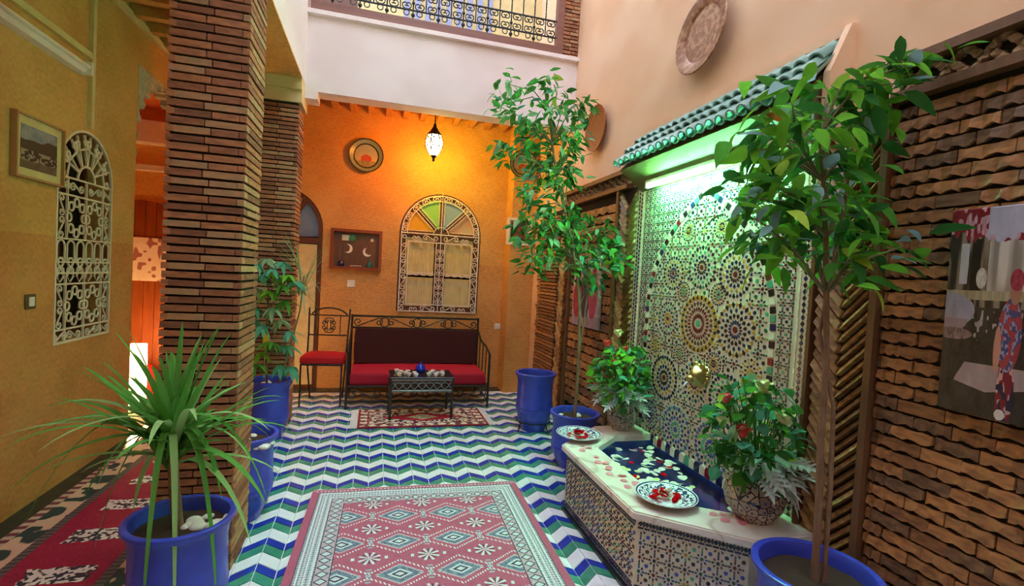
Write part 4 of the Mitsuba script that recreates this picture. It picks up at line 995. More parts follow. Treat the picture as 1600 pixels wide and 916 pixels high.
a = np.linspace(0, math.pi, 15); irn(ch, 'back_arch', tube(np.c_[-.19 * np.cos(a), np.full(15, hd + .045), .95 + .075 * np.sin(a) ** 1.5], .008, 6), Mch)
Mk = Mch @ FB(hd + .02)
for x in (-.12, .12): irn(ch, 'back_bar', rod((x, .72, 0), (x, .94, 0), .006), Mk)
cC = sh(tube(p3(cscroll(.11, .032)), .0055, 5))
for q in ((0, .78, 0), (0, .88, 180), (-.05, .83, 90), (.05, .83, -90)): irn(ch, 'scroll', cC, Mk @ tr(q[0], q[1]) @ rz(q[2]))
part(ch, 'seat_board', sh(box(-hw, hw, -hd, hd - .05, .452, .462), 'zinc'), M=Mch)
part(ch, 'cushion', sh(cushion(-.215, .215, -.2, .16, .464, .53, .03, seed=4), 'velvet_bright', 40), M=Mch)

# ------------------------------------------------------------------ lantern
lan = thing('hanging_lantern', 'lit metal and glass lantern hanging from the beams of the orange alcove', 'lantern')
LX, LY = .57, 5.65
Ml_ = tr(LX, LY, 0)
P('old_metal', '#3a2a1c', .4, .6)
part(lan, 'chain', sh(tube([(0, 0, 3.14), (0, 0, 3.3), (0, 0, 3.46)], .006, 6), 'old_metal'), M=Ml_)
part(lan, 'crown', sh(lathe([(0, 3.17), (.014, 3.15), (.018, 3.12), (.05, 3.07), (.085, 3.03), (.088, 3.02), (.06, 3.02)], 18), 'old_metal', 40), M=Ml_)
for i in range(6):
    g = lathe([(.075, 3.02), (.092, 2.96), (.09, 2.9), (.06, 2.83), (.035, 2.8)], 4, math.radians(60 * i + 4), math.radians(60 * i + 56))
    g.faces = g.faces[:, ::-1] if np.dot(g.face_normals[0], [math.cos(math.radians(60 * i + 30)), math.sin(math.radians(60 * i + 30)), 0]) < 0 else g.faces
    colr = ([11, 8, .6], [10, 5, .4], [12, 1.8, .25], [2, .9, .25], [2, 1.7, .8], [2.2, 1.9, .7])[i]
    kk = part(lan, 'glass_pane', sh(g, 'plastic_white'), M=Ml_); scene[kk]['emitter'] = {'type': 'area', 'radiance': {'type': 'rgb', 'value': colr}}
    aa = math.radians(60 * i); part(lan, 'rib', sh(tube([(r_ * math.cos(aa), r_ * math.sin(aa), z_) for r_, z_ in ((.077, 3.02), (.095, 2.96), (.093, 2.9), (.062, 2.83), (.036, 2.8))], .004, 5), 'old_metal'), M=Ml_)
bead = sh(trimesh.creation.icosphere(1, .009), 'old_metal', True)
for z_, r_ in ((2.93, .096), (3.0, .084)): part(lan, 'band', sh(tube([(r_ * math.cos(t_), r_ * math.sin(t_), z_) for t_ in np.linspace(0, 2 * np.pi, 25)], .004, 5, False), 'old_metal'), M=Ml_)
for i in range(8):
    for z_, r_ in ((2.985, .09), (2.9, .094)): part(lan, 'bead', bead, M=Ml_ @ tr(r_ * math.cos(i * .785 + z_), r_ * math.sin(i * .785 + z_), z_))
part(lan, 'finial', sh(lathe([(.036, 2.8), (.02, 2.78), (.012, 2.76), (.016, 2.745), (0, 2.73)], 12), 'old_metal', 40), M=Ml_)

# ------------------------------------------------------------------ things in the side room
for i in range(10): ub('wall_back', 'plank', 'red_wood', -3.2 + i * .105, -3.2 + (i + 1) * .105 - .004, YB - .03, YB, .0, 1.22)
for i in range(10):
    x = -3.2 + (i + .5) * .105; ub('wall_back', 'plank', 'red_wood', x - .0525, x + .0485, YB - .03, YB, 1.7, 2.02 + .09 * math.sqrt(max(0, 1 - ((x + 2.68) / .53) ** 2)))
P('floral_cloth', lambda p, n, uv: mix(L('#e8d8cc'), L('#a86a6a'), sstep(.62, .72, noise(p.x * 22, p.z * 22, 0))), .8)
solo('floral_panel', 'pale floral cloth panel hung on the red planks of the side room', 'wall hanging', sh(box(-3.2, -2.15, YB - .045, YB - .03, 1.22, 1.7, .004), 'floral_cloth'))
fl = thing('floor_lamp', 'small glowing paper floor lamp beside the left doorway', 'lamp')
put(fl, sh(box(-2.32, -2.16, 5.6, 5.76, .0, .02, .004), 'dark_wood'))
sk = part(fl, 'shade', sh(box(-2.31, -2.17, 5.61, 5.75, .02, .62, .008), 'plastic_white')); scene[sk]['emitter'] = {'type': 'area', 'radiance': {'type': 'rgb', 'value': [3.2, 1.9, .65]}}
solo('red_pouf', 'round red pouf on the floor of the side room', 'pouf', sh(lathe([(0, 0), (.2, 0), (.24, .08), (.24, .2), (.18, .29), (0, .31)], 24), 'velvet_bright', 50), M=tr(-2.42, 6.08, 0) @ sc(.9, .9, 1.1))
solo('ceiling_tube_lamp', 'slim pale tube lamp high on the back wall of the side room', 'lamp', sh(box(-2.65, -2.2, YB - .05, YB, 2.43, 2.5, .01), 'plastic_white'))

# ------------------------------------------------------------------ pots
def pot(label, x, y, R, h, n=40, saucer=False):
    k = thing('plant_pot', label, 'plant pot')
    pr = [(0, 0), (.56 * R, 0), (.60 * R, .02), (.74 * R, .16 * h), (.84 * R, .3 * h), (.885 * R, .335 * h), (.895 * R, .36 * h), (.87 * R, .385 * h), (.9 * R, .4 * h), (.905 * R, .42 * h), (.88 * R, .45 * h), (.87 * R, .6 * h), (.86 * R, .8 * h), (.9 * R, .9 * h),
          (.97 * R, .945 * h), (R, .965 * h), (1.0 * R, .99 * h), (.96 * R, h), (.88 * R, .992 * h), (.84 * R, .95 * h), (.82 * R, .86 * h)]
    put(k, sh(lathe(pr, n), 'cobalt', 50), M=tr(x, y, 0))
    s = lathe([(0, .9 * h), (.4 * R, .905 * h), (.7 * R, .89 * h), (.83 * R, .88 * h)], 24)
    s.vertices[:, 2] += .012 * (meshkit.noise(s.vertices * 30 + x) - .5)
    part(k, 'soil', sh(s, 'soil', True), M=tr(x, y, 0)); return .89 * h
zA = pot('tall blue pot without a plant at the back right, beside the slatted wall', 1.57, 4.6, .2, .57)
zB = pot('blue pot holding the slender tree behind the basin', 1.6, 3.66, .2, .44)
z3 = pot('blue pot with white stones directly behind the near brick pillar', -.70, 3.16, .19, .5)
z4 = pot('blue pot of the umbrella plant in front of the far brick pillar', -.82, 4.58, .175, .51)
zD = pot('blue pot of the spiky plant at the lower left', -.70, 2.2, .195, .48)
zR = pot('blue pot of the large leaved tree at the lower right corner', 1.6, 1.40, .215, .5)
solo('pot_stand', 'dark round iron ring with feet around the tall blue pot at the back', 'pot stand', sh(cat([tube([(.165 * math.cos(a), .165 * math.sin(a), .09) for a in np.linspace(0, 2 * np.pi, 25)], .006, 5, False)] + [tube([(.165 * math.cos(a), .165 * math.sin(a), .09), (.19 * math.cos(a), .19 * math.sin(a), .03), (.2 * math.cos(a), .2 * math.sin(a), .006)], .007, 5) for a in (.5, 2, 3.6, 5.2)]), 'black'), M=tr(1.57, 4.6, 0))
peb = []
for s in range(3):
    q = trimesh.creation.icosphere(1, 1.0); q.vertices *= 1 + .25 * (meshkit.noise(q.vertices * 1.5 + s * 9)[:, None] - .5); peb.append(sh(q, 'pebble', True))
def pebbles(x, y, z, R, n, group, label, red=0):
    for i in range(n):
        a, r = rng.uniform(0, 6.28), R * math.sqrt(rng.uniform(.05, 1)); s = rng.uniform(.014, .028)
        lab, c, b = (label, 'pebble', 'pebble') if i >= red else ('dark red petal among the white stones of the umbrella plant pot', 'petal', 'velvet_bright')
        put(thing('white_pebble' if i >= red else 'red_petal', lab, 'stone' if i >= red else 'petal', group if i >= red else 'red petals in the umbrella plant pot'), peb[rng.integers(3)], b, tr(x + r * math.cos(a), y + r * math.sin(a), z + s * .35) @ rz(rng.uniform(0, 360)) @ sc(s * 1.3, s, s * .6))
pebbles(-.60, 2.22, zD, .09, 11, 'white stones of the spiky plant pot', 'white stone on the soil of the spiky plant pot at the lower left')
pebbles(-.66, 3.12, z3, .13, 12, 'white stones behind the near pillar', 'white stone in the blue pot behind the near pillar')
pebbles(-.82, 4.58, z4, .12, 13, 'white stones of the umbrella plant pot', 'white stone in the blue pot of the umbrella plant', 4)
pebbles(1.58, 3.64, zB, .13, 9, 'white stones of the slender tree pot', 'white stone at the foot of the slender tree')

# ------------------------------------------------------------------ leaves
def leaf_mesh(w=.36, fold=.18, curl=.25, n=6, wavy_=0.0, tip=1.0):
    t = np.linspace(0, 1, n); half_ = w / 2 * np.sin(np.pi * t ** .8) ** .8 * (1 - .15 * t); half_[-1] = 0.004; half_[0] = .015
    z = -curl * t ** 2
    V = np.vstack([np.c_[t, -half_, z + fold * half_ + wavy_ * np.sin(t * 20)], np.c_[t, 0 * t, z], np.c_[t, half_, z + fold * half_ + wavy_ * np.sin(t * 20 + 1)]])
    F = []
    for r in (0, 1):
        for i in range(n - 1):
            a = r * n + i; F += [[a, a + 1, a + n + 1], [a, a + n + 1, a + n]]
    return tm(V, F)
big_m = [leaf_mesh(.42, .25, c, 6) for c in (.12, .3, .45)]
big_leaf = [sh(m_, None, True) for m_ in big_m]
small_m = [leaf_mesh(.46, .25, c, 5) for c in (.1, .35)]
small_leaf = [sh(m_, None, True) for m_ in small_m]
def orient(p, yaw, pitch, rollv, s):
    return tr(*p) @ rz(yaw) @ ry(-pitch) @ rx(rollv) @ sc(s)
def tree(key, trunk, clusters, leaf_plies, leaf_ms, mats, per, size, spread, centre, limit=300, droop=(-60, 25), trunk_r=(.0145, .007)):
    t = np.array(trunk); n = len(t)
    part(key, 'trunk', sh(tube(t, np.linspace(*trunk_r, n), 8), 'trunk', 50))
    tw_ = []; info = []
    for c in clusters:
        c = np.array(c); d = np.linalg.norm(t[n // 3:] - c + [0, 0, .15], axis=1); a = t[n // 3 + int(np.argmin(d))]
        mid = (a + c) / 2 + [0, 0, .05] + rng.normal(0, .02, 3)
        tw_.append(tube([a, mid, c], [.005, .004, .002], 5))
        for i in range(per):
            f = rng.uniform(.55, 1.0); p = mid + (c - mid) * f if f < .8 else c
            p = p + rng.normal(0, spread, 3)
            out = p - np.array(centre); yaw = math.degrees(math.atan2(out[1], out[0])) + rng.normal(0, 70)
            info.append((p, yaw, rng.uniform(*droop), rng.normal(0, 25), rng.uniform(*size)))
    part(key, 'twigs', sh(cat(tw_), 'twig'), stuff=True)
    info.sort(key=lambda q: -q[4])
    names, probs = zip(*mats); probs = np.array(probs) / sum(probs)
    rest = {}
    for i, (p, yaw, pi_, ro, s) in enumerate(info):
        if p[0] + 1.0 * s * math.cos(math.radians(yaw)) > XR - .07 or p[0] > XR - .06:
            yaw = 180 + rng.normal(0, 60); p = np.array([min(p[0], XR - .07), p[1], p[2]])
        mname = names[rng.choice(len(names), p=probs)]; j = rng.integers(len(leaf_plies)); M = orient(p, yaw, pi_, ro, s)
        if i < limit: part(key, 'leaf', leaf_plies[j], mname, M)
        else: rest.setdefault(mname, []).append((leaf_ms[j], M))
    for mname, ls_ in rest.items():
        part(key, 'leaf_mass', sh(cat([m_.copy().apply_transform(M) for m_, M in ls_]), mname), stuff=True)
treeR = [(1.74, 1.34, 2.34), (1.8, 1.35, 2.34), (1.8, 1.44, 2.33), (1.71, 1.45, 2.31), (1.51, 1.41, 2.23), (1.53, 1.53, 2.24), (1.18, 1.23, 2.06), (1.34, 1.5, 2.12), (1.18, 1.37, 2.03), (1.61, 1.26, 2.2), (1.72, 1.48, 2.23), (1.69, 1.59, 2.23), (1.26, 1.3, 2.04), (1.77, 1.47, 2.18), (1.53, 1.34, 2.07), (1.59, 1.52, 2.1), (1.44, 1.51, 2.05), (1.15, 1.31, 1.94), (1.33, 1.55, 1.97), (1.82, 1.48, 2.14), (1.37, 1.49, 1.95), (1.54, 1.55, 2.0), (1.52, 1.39, 1.99), (1.76, 1.52, 2.02), (1.39, 1.57, 1.9), (1.19, 1.26, 1.81), (1.59, 1.56, 1.91), (1.51, 1.38, 1.9), (1.2, 1.41, 1.81), (1.12, 1.28, 1.72), (1.4, 1.5, 1.76), (1.32, 1.34, 1.77), (1.7, 1.57, 1.88), (1.19, 1.33, 1.65), (1.37, 1.44, 1.65), (1.21, 1.38, 1.69), (1.51, 1.47, 1.75), (1.44, 1.3, 1.75), (1.27, 1.29, 1.82), (1.77, 1.52, 1.8), (1.82, 1.52, 1.76), (1.64, 1.45, 1.69), (1.84, 1.5, 1.74), (1.76, 1.3, 1.68), (1.82, 1.5, 1.67), (1.52, 1.29, 1.61), (1.79, 1.61, 1.66), (1.55, 1.47, 1.68), (1.76, 1.46, 1.58), (1.82, 1.55, 1.65), (1.78, 1.53, 1.9), (1.82, 1.54, 1.84)]
kR = thing('leafy_tree', 'large leaved green tree with a bare trunk in the blue pot at the lower right', 'tree')
tree(kR, [(1.6, 1.4, zR - .02), (1.59, 1.4, .75), (1.565, 1.39, 1.0), (1.575, 1.4, 1.25), (1.55, 1.4, 1.5), (1.54, 1.41, 1.7), (1.52, 1.42, 1.9), (1.5, 1.42, 2.08)], treeR, big_leaf, big_m,
     (('leaf_bright', 4), ('leaf_mid', 4), ('leaf_deep', 3), ('leaf_blue', 1.3), ('leaf_lime', .35), ('leaf_brown', .15)), 11, (.075, .125), .045, (1.5, 1.42, 2.0), droop=(-55, 28))
part(kR, 'trunk', sh(tube([(1.625, 1.385, zR - .02), (1.61, 1.375, .8), (1.60, 1.38, 1.1), (1.555, 1.42, 1.35), (1.6, 1.43, 1.6), (1.66, 1.45, 1.85), (1.68, 1.45, 2.1)], np.linspace(.009, .005, 7), 8), 'trunk', 50))
tBu = [(0.83, 3.48, 2.87), (0.92, 3.62, 2.79), (0.8, 3.5, 2.71), (1.01, 3.55, 2.64), (1.14, 3.55, 2.95), (1.35, 3.84, 3.03), (1.17, 3.52, 2.77), (1.32, 3.59, 2.79), (1.49, 3.68, 2.82), (1.61, 3.83, 2.91), (1.22, 3.88, 2.72), (1.34, 3.77, 2.7), (1.42, 3.55, 2.65), (1.06, 3.7, 2.57), (1.3, 3.77, 2.57), (1.35, 3.48, 2.53), (1.53, 3.76, 2.65), (0.9, 3.62, 2.44), (0.84, 3.72, 2.45), (1.14, 3.75, 2.47), (1.25, 3.75, 2.43), (1.38, 3.69, 2.46), (1.47, 3.7, 2.4), (1.28, 3.55, 2.3), (1.41, 3.68, 2.29), (1.22, 3.52, 2.24), (1.36, 3.67, 2.23), (1.44, 3.7, 2.49), (1.21, 3.8, 2.34), (1.06, 3.63, 2.6)]
tBl = [(0.99, 3.39, 2.15), (1.05, 3.61, 1.92), (1.08, 3.47, 1.94), (1.17, 3.71, 2.12), (1.2, 3.55, 2.05), (1.25, 3.55, 1.98), (1.45, 3.78, 2.0), (1.31, 3.55, 1.89), (1.41, 3.53, 1.9), (1.21, 3.53, 1.83), (1.15, 3.59, 1.81), (1.02, 3.42, 1.77), (1.29, 3.62, 1.77), (1.46, 3.79, 1.79), (1.5, 3.63, 1.84), (1.58, 3.71, 1.98), (1.58, 3.8, 1.75), (1.7, 3.75, 1.81), (1.76, 3.71, 1.89), (1.84, 3.74, 1.92), (1.84, 3.74, 1.85), (1.8, 3.49, 1.75), (1.74, 3.59, 1.75), (1.63, 3.53, 1.69), (1.78, 3.5, 1.68), (1.63, 3.63, 1.62), (1.5, 3.52, 1.59), (1.62, 3.65, 1.54), (1.67, 3.64, 1.47), (1.13, 3.43, 1.66), (1.13, 3.57, 1.56), (1.1, 3.55, 1.63), (1.46, 3.69, 2.04), (1.14, 3.42, 1.94)]
kB = thing('slender_tree', 'tall slender tree with two tiers of small green leaves behind the basin', 'tree')
tree(kB, [(1.6, 3.66, zB - .02), (1.6, 3.65, .7), (1.585, 3.63, 1.0), (1.565, 3.62, 1.3), (1.53, 3.62, 1.55), (1.47, 3.63, 1.8), (1.4, 3.65, 2.05), (1.33, 3.67, 2.3), (1.28, 3.68, 2.55), (1.24, 3.68, 2.8)], tBu + tBl, small_leaf, small_m,
     (('leaf_small', 4), ('leaf_mid', 2), ('leaf_pale', 2.2), ('leaf_deep', 2), ('leaf_teal', 1.2), ('leaf_lime', .5)), 18, (.07, .115), .045, (1.35, 3.65, 2.2), trunk_r=(.014, .006))
part(kB, 'trunk', sh(tube([(1.585, 3.63, .9), (1.61, 3.62, 1.15), (1.62, 3.6, 1.4), (1.6, 3.6, 1.6), (1.62, 3.62, 1.75)], np.linspace(.009, .005, 5), 6), 'trunk', 50))

# spiky plant at the lower left
def strap(p0, p1, w, lift, n=11, twist=0.0, sag=0.0):
    p0, p1 = np.array(p0, float), np.array(p1, float)
    d = p1 - p0; ln = np.linalg.norm(d); h = d * [1, 1, 0]; hl = np.linalg.norm(h)
    up = max(0.0, d[2]); c1 = p0 + np.array([0, 0, .5 * ln * lift + .3 * up]) + .25 * h; c2 = p0 + .7 * h + np.array([0, 0, .55 * ln * lift + (.75 * up if d[2] > 0 else .2 * d[2])])
    t = np.linspace(0, 1, n)[:, None]
    P_ = (1 - t) ** 3 * p0 + 3 * (1 - t) ** 2 * t * c1 + 3 * (1 - t) * t ** 2 * c2 + t ** 3 * p1
    T_ = np.gradient(P_, axis=0); T_ /= np.linalg.norm(T_, axis=1, keepdims=True)
    S = np.cross(T_, [0, 0, 1.0]); bad = np.linalg.norm(S, axis=1) < .15; S[bad] = [-d[1], d[0], 0] if hl > 1e-3 else [1, 0, 0]
    S /= np.linalg.norm(S, axis=1, keepdims=True) + 1e-9; N = np.cross(S, T_)
    t = t[:, 0]; hw_ = w / 2 * np.clip(np.minimum(.55 + 2.2 * t, 1.25 * (1 - t) ** .55 + .03), .03, 1)
    V = np.vstack([P_ + S * hw_[:, None] + N * .3 * hw_[:, None], P_, P_ - S * hw_[:, None] + N * .3 * hw_[:, None]]); F = []
    for r in (0, 1):
        for i in range(n - 1):
            a = r * n + i; F += [[a, a + 1, a + n + 1], [a, a + n + 1, a + n]]
    return tm(V, F)
kS = thing('spiky_plant', 'spiky green plant with long arching strap leaves in the near blue pot', 'plant')
SX, SY = -.735, 2.2
part(kS, 'stem', sh(tube([(SX + .03, SY, zD - .02), (SX + .01, SY, .58), (SX, SY, .72), (SX, SY, .84)], [.02, .02, .018, .012], 8), 'trunk', 50))
tips = [(-1.13, 1.94, 0.85), (-1.18, 2.02, 0.65), (-1.21, 2.3, 0.89), (-0.94, 2.19, 1.21), (-0.78, 1.95, 1.17), (-0.69, 2.12, 1.26), (-0.63, 2.14, 1.15), (-0.54, 1.98, 1.12), (-0.55, 2.27, 1.01), (-0.36, 1.96, 1.01), (-0.37, 2.1, 0.84), (-0.39, 2.16, 0.56), (-0.96, 2.12, 0.36), (-0.73, 1.95, 0.2), (-0.64, 1.98, 0.16), (-0.52, 2.05, 0.16), (-0.41, 2.04, 0.42), (-1.04, 2.22, 0.54), (-0.77, 2.25, 1.13), (-1.09, 2.05, 0.73), (-0.77, 1.9, 0.99), (-0.63, 2.39, 0.85)]
for i in range(62):
    a = rng.uniform(0, 2 * np.pi); el = rng.uniform(-.9, 1.45); ln = rng.uniform(.3, .52)
    q = np.array([SX + ln * math.cos(a) * math.cos(el), SY + ln * math.sin(a) * math.cos(el) * .75, .78 + ln * math.sin(el)])
    q[1] = min(q[1], 2.52); tips.append(tuple(q))
for i, q in enumerate(tips):
    z = rng.uniform(.66, .84); w = rng.uniform(.024, .036)
    part(kS, 'leaf', sh(strap((SX + rng.normal(0, .008), SY + rng.normal(0, .008), z), q, w, rng.uniform(.25, .55) if q[2] < .95 else .1), 'spike_pale' if rng.uniform() < .3 else 'spike_green', True))

# umbrella plant and the thin leaved plant by the far pillar
kU = thing('umbrella_plant', 'green umbrella plant with fingered leaves in front of the far brick pillar', 'plant')
part(kU, 'stem', sh(tube([(-.84, 4.56, z4 - .02), (-.86, 4.5, .8), (-.84, 4.46, 1.15), (-.84, 4.44, 1.5)], [.01, .009, .008, .005], 6), 'twig', 50))
sch = [(-0.92, 4.35, 1.5), (-0.85, 4.45, 1.53), (-0.74, 4.42, 1.51), (-0.8, 4.5, 1.42), (-0.88, 4.4, 1.4), (-0.68, 4.36, 1.41), (-0.96, 4.58, 1.28), (-0.82, 4.37, 1.27), (-0.72, 4.34, 1.33), (-0.63, 4.38, 1.36), (-0.92, 4.4, 1.13), (-0.79, 4.37, 1.14), (-0.95, 4.46, 1.02), (-0.75, 4.5, 1.02), (-0.78, 4.34, 0.86), (-0.69, 4.42, 0.82), (-0.88, 4.5, 0.75), (-0.72, 4.42, 0.66), (-0.64, 4.45, 0.64), (-0.89, 4.34, 0.68), (-.78, 4.28, 1.45), (-.7, 4.4, 1.2), (-.85, 4.3, 1.0), (-.66, 4.36, .95)]
fing = sh(leaf_mesh(.34, .2, .35, 6), None, True)
for c in sch:
    zs = c[2] - .03; st = (-.85, 4.47, max(.6, zs - .08))
    part(kU, 'stalk', sh(tube([st, ((st[0] + c[0]) / 2, (st[1] + c[1]) / 2, zs + .02), c], .003, 5), 'twig'))
    a0_ = rng.uniform(0, 360); mname = ('leaf_bright', 'leaf_teal', 'leaf_teal', 'leaf_mid', 'leaf_pale')[rng.integers(5)]
    for i in range(8): part(kU, 'leaf', fing, mname, orient(c, a0_ + i * 45 + rng.normal(0, 6), rng.uniform(-45, -5), rng.normal(0, 12), rng.uniform(.1, .15)))
part(kU, 'leaf', fing, 'leaf_yellow', orient((-.83, 4.36, .93), -60, -80, 10, .14), label='yellowed hanging leaf')
kT = thing('thin_leaved_plant', 'sparse plant with thin pale arching leaves beside the far brick pillar', 'plant')
part(kT, 'stem', sh(tube([(-.76, 4.6, z4 - .02), (-.68, 4.64, .8), (-.62, 4.66, 1.1), (-.6, 4.66, 1.4)], [.009, .008, .006, .004], 6), 'twig', 50))
thin = [(-0.85, 4.71, 1.62), (-0.79, 4.74, 1.79), (-0.93, 4.61, 1.63), (-0.48, 4.72, 1.64), (-0.37, 4.63, 1.76), (-0.43, 4.75, 1.59), (-0.45, 4.79, 1.35), (-0.52, 4.71, 1.46), (-0.5, 4.6, 1.19), (-0.43, 4.61, 1.19), (-0.53, 4.68, 1.01), (-0.81, 4.74, 1.73), (-0.89, 4.65, 1.72), (-0.46, 4.73, 1.01), (-0.4, 4.68, 1.67), (-0.5, 4.65, 1.61), (-.74, 4.5, 1.3), (-.42, 4.5, 1.45), (-.56, 4.5, 1.05), (-.38, 4.6, 1.3), (-.66, 4.5, 1.7)]
for q in thin: part(kT, 'leaf', sh(strap((-.6 + rng.normal(0, .01), 4.66, rng.uniform(1.2, 1.42)), q, .016, .15), 'leaf_pale' if rng.uniform() < .6 else 'spike_green', True))

# ------------------------------------------------------------------ vases with flowers, dishes, petals
def vasefn(cx, cy):
    def f(p, n, uv):
        a = dr.atan2(p.y - cy, p.x - cx); d1, d2, w = mikit.voronoi(a * 3.2, p.z * 26)
        c = mix(L('#c8b8a4'), L('#8a7a72'), w)
        c = dr.select(d2 - d1 < .1, mi.Color3f(L('#2a2436')), c)
        return dr.select(d1 < .16, mi.Color3f(L('#4a5a7a')), c)
    return f
def rose(key, p, col, s, label):
    kk = part(key, 'rose', sh(trimesh.creation.icosphere(2, 1.0), col, True), M=tr(*p) @ sc(s * .6, s * .6, s * .8), label=label)
    for i in range(7):
        a = i * 137.5; r = .35 + .08 * i
        part(kk, 'petal', cup_petal, col, tr(p[0], p[1], p[2] - .45 * s) @ rz(a) @ tr(.3 * s * r, 0, 0) @ ry(-62 + 4 * i) @ sc(s * 1.5))
    part(kk, 'rose_stem', sh(tube([(p[0], p[1], p[2] - .5 * s), (p[0] * .8 + key_c[0] * .2, p[1] * .8 + key_c[1] * .2, p[2] - .12), (key_c[0], key_c[1], key_c[2])], .004, 5), 'leaf_mid'))
t_ = np.linspace(-1, 1, 5); gx_, gy_ = np.meshgrid(np.linspace(0, 1, 5), t_)
pw = .42 * np.sqrt(np.clip(1 - (gx_ * 2 - 1) ** 2 * .93, 0, 1)) ; pv = np.c_[gx_.ravel(), (gy_ * pw).ravel(), (.35 * (gy_ * pw) ** 2 * 2 + .18 * gx_ ** 2).ravel()]
i_, j_ = np.meshgrid(np.arange(4), np.arange(4), indexing='ij'); a_ = (i_ * 5 + j_).ravel()
pf = np.vstack([np.stack([a_, a_ + 1, a_ + 6], 1), np.stack([a_, a_ + 6, a_ + 5], 1)])
cup_petal = sh((pv, pf), None, True)
round_leaf_m = leaf_mesh(.8, .15, .15, 6)
round_leaf = sh(round_leaf_m, None, True)
# silvery lobed leaf
sl = leaf_mesh(.26, .3, .3, 8)
lob = [sl.copy()]
for i in range(2, 6):
    for s_ in (-1, 1):
        q = leaf_mesh(.42, .2, .1, 4); q.apply_scale(.34 - .02 * i); q.apply_transform(tr(i * .14 + .05, 0, -.3 * (i * .14) ** 2) @ rz(50 * s_)); lob.append(q)
silver = sh(cat(lob), None, True)
def bouquet(label, vlabel, cx, cy, R, H_, roses, nleaf, mats, silver_dir, spread_c, spread_r):
    global key_c
    vb = f'vase_glaze_{int(cx * 100)}'; P(vb, vasefn(cx, cy), .3)
    v = thing('flower_vase', vlabel, 'vase')
    put(v, sh(lathe([(0, 0), (.6 * R, 0), (.66 * R, .012), (.92 * R, .3 * H_), (R, .55 * H_), (.93 * R, .78 * H_), (.74 * R, .93 * H_), (.7 * R, .97 * H_), (.76 * R, H_), (.7 * R, H_), (.62 * R, .9 * H_), (.5 * R, .5 * H_)], 36), vb, 50), M=tr(cx, cy, .432))
    b = thing('bouquet', label, 'bouquet'); key_c = (cx, cy, .432 + H_ * .9)
    for p, col, s, lab in roses: rose(b, p, col, s, lab)
    names, probs = zip(*mats); probs = np.array(probs) / sum(probs)
    stems = []
    for i in range(nleaf):
        d = rng.normal(0, 1, 3); d /= np.linalg.norm(d); r = rng.uniform(.45, 1) ** .6
        p = np.array(spread_c) + d * np.array(spread_r) * r; p[0] = min(p[0], XR - .09); p[2] = max(p[2], .56)
        yaw = math.degrees(math.atan2(d[1], d[0])) + rng.normal(0, 45)
        if p[0] > XR - .14: yaw = 180 + rng.normal(0, 50)
        mname = names[rng.choice(len(names), p=probs)]; s = rng.uniform(.045, .085)
        part(b, 'leaf', round_leaf if rng.uniform() < .5 else small_leaf[1], mname, orient(p, yaw, rng.uniform(-55, 35), rng.normal(0, 30), s))
        if i % 4 == 0: stems.append(tube([key_c, (np.array(key_c) + p) / 2 + [0, 0, .03], p], .0025, 4))
    part(b, 'stems', sh(cat(stems), 'leaf_mid'), stuff=True)
    for i in range(20):
        a = silver_dir + rng.normal(0, 45)
        part(b, 'silver_leaf', silver, 'silver_leaf', orient((cx + .09 * math.cos(math.radians(a)), cy + .09 * math.sin(math.radians(a)), .432 + H_ + rng.uniform(0, .13)), a + rng.normal(0, 25), rng.uniform(-35, 25), rng.normal(0, 25), rng.uniform(.14, .22)), label='silvery grey lobed leaf')
P('rose_coral', '#d8463c', .6); P('rose_pink', '#e0606e', .6); P('rose_cream', '#d9dfa8', .6)
bouquet('bouquet of coral and cream roses with dark leaves, on the right end of the basin', 'patterned grey ceramic vase on the right end of the basin rim', 1.76, 1.89, .135, .205,
        [((1.55, 1.87, 1.0), 'rose_pink', .028, 'pink rosebud'), ((1.59, 1.80, .87), 'rose_coral', .034, 'coral red rose'), ((1.72, 1.84, 1.06), 'rose_cream', .036, 'pale cream rose'), ((1.75, 1.74, .94), 'rose_cream', .038, 'pale cream rose'), ((1.53, 1.86, .9), 'rose_cream', .025, 'pale cream rosebud')],
        290, (('leaf_deep', 4), ('leaf_mid', 3), ('leaf_teal', 3), ('leaf_pale', .8), ('leaf_lime', .5)), -60, (1.71, 1.87, .86), (.24, .2, .25))
bouquet('bouquet of small coral roses with bright green leaves, on the far end of the basin', 'patterned grey ceramic vase on the far end of the basin rim', 1.78, 3.19 + .03, .11, .2,
        [((1.6, 3.16, 1.06), 'rose_coral', .03, 'coral red rose'), ((1.72, 3.14, 1.02), 'rose_coral', .03, 'coral red rose'), ((1.7, 3.2, 1.13), 'rose_cream', .034, 'pale cream rose'), ((1.63, 3.1, .94), 'rose_coral', .022, 'coral rosebud')],
        290, (('leaf_bright', 3), ('leaf_small', 4), ('leaf_teal', 3), ('leaf_mid', 1.5), ('leaf_lime', .5)), -120, (1.74, 3.17, .84), (.23, .2, .25))
def dishfn(cx, cy):
    def f(p, n, uv):
        dx, dy = p.x - cx, p.y - cy; r = dr.sqrt(dx * dx + dy * dy); a = dr.atan2(dy, dx)
        lace = (noise(a * 14, r * 160, 1) > .55) & (r > .085) & (r < .132)
        return dr.select(lace | ((r > .138) & (r < .146)) | ((r > .078) & (r < .083)), mi.Color3f(L('#33436a')), mix(L('#e6ebee'), L('#d4dde2'), noise(p.x * 30, p.y * 30, 0)))
    return f
dp = [(0, .012), (.05, .012), (.085, .018), (.14, .038), (.15, .041), (.15, .037), (.1, .014), (.06, 0), (0, 0)]
petal = [sh((np.c_[pv[:, 0] - .5, pv[:, 1] * (1 + .3 * i), pv[:, 2] * (.5 + .5 * i)], pf), None, True) for i in range(3)]
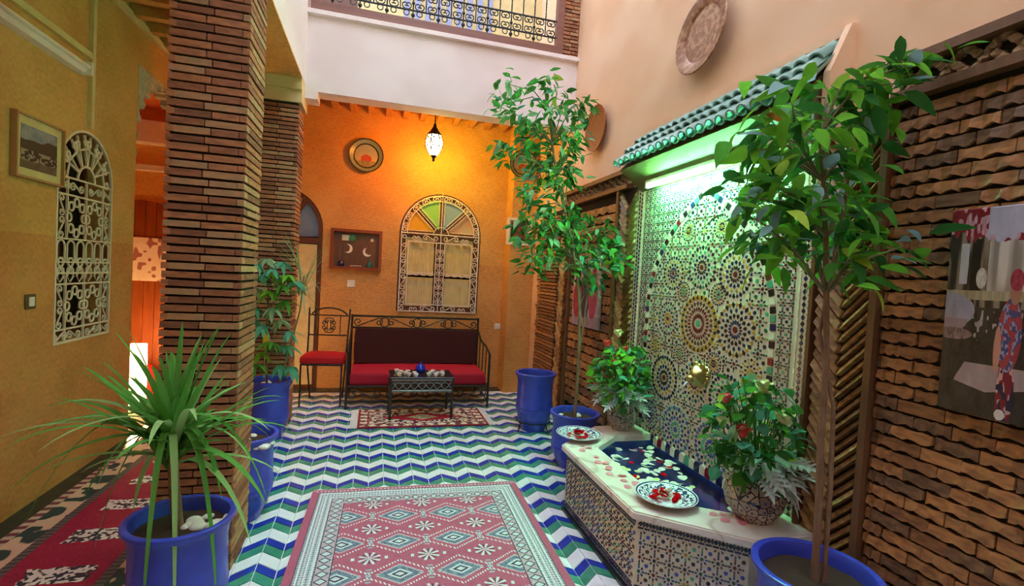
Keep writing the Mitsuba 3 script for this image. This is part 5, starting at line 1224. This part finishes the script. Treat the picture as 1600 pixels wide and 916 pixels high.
def put_petal(name, label, group, x, y, z, s, mat, tilt=8):
    put(thing(name, label, 'petal', group), petal[rng.integers(3)], mat, tr(x, y, z) @ rz(rng.uniform(0, 360)) @ rx(rng.normal(0, tilt)) @ sc(s))
for i, (x, y, lab) in enumerate(((1.43, 2.1, 'white patterned dish of red and white petals on the near corner of the basin rim'), (1.37, 3.05, 'white patterned dish of red petals on the far corner of the basin rim'))):
    P(f'dish_{i}', dishfn(x, y), .15)
    solo('petal_dish', lab, 'dish', sh(lathe(dp, 44), f'dish_{i}', 40), M=tr(x, y, .432))
    for j in range(34):
        a = rng.uniform(0, 6.28); inner = j < 16; r = .03 * math.sqrt(rng.uniform()) if inner else rng.uniform(.04, .072); hh = .05 - r * .45 if inner else .02 + rng.uniform(0, .006)
        white = inner if i == 0 else rng.uniform() < .35
        w_ = rng.uniform() < .75 if white else False
        put_petal('dish_petal', ('red petal' if not w_ else 'white petal') + (' heaped in the near patterned dish' if i == 0 else ' heaped in the far patterned dish'), ('red' if not w_ else 'white') + (' petals in the near dish' if i == 0 else ' petals in the far dish'),
                  x + r * math.cos(a), y + r * math.sin(a), .432 + hh, rng.uniform(.026, .036), 'petal_white' if w_ else 'petal_red', 25)
n_ = 0
while n_ < 95:
    x, y = rng.uniform(1.45, 1.93), rng.uniform(2.0, 3.06)
    dens = (1 if y > 2.35 else .35) * (1 if x < 1.85 else .35)
    if rng.uniform() > dens or not pool.buffer(-.03).contains(Point(x, y)): continue
    n_ += 1; q = rng.uniform(); m_ = 'petal_white' if q < .72 else 'petal_green' if q < .84 else 'petal_pink' if q < .94 else 'petal_red'
    nm_ = {'petal_white': 'white', 'petal_green': 'greenish', 'petal_pink': 'pink', 'petal_red': 'red'}[m_]
    put_petal('floating_petal', f'{nm_} rose petal floating on the basin water', f'{nm_} petals floating on the water', x, y, .3465, rng.uniform(.034, .052), m_, 4)
for x, y in ((1.33, 2.9), (1.36, 2.86), (1.3, 2.82), (1.34, 2.7), (1.31, 2.62), (1.35, 2.6), (1.33, 2.52), (1.3, 2.45), (1.36, 2.42), (1.34, 2.36), (1.38, 2.3), (1.32, 2.28), (1.36, 2.22), (1.6, 1.88), (1.63, 1.93), (1.58, 1.94), (1.66, 1.84), (1.69, 1.85), (1.67, 1.87), (1.4, 2.95)):
    put_petal('fallen_petal', 'pink petal lying on the marble rim of the basin', 'pink petals on the marble rim', x, y, .4335, rng.uniform(.034, .05), 'petal_pink', 3)
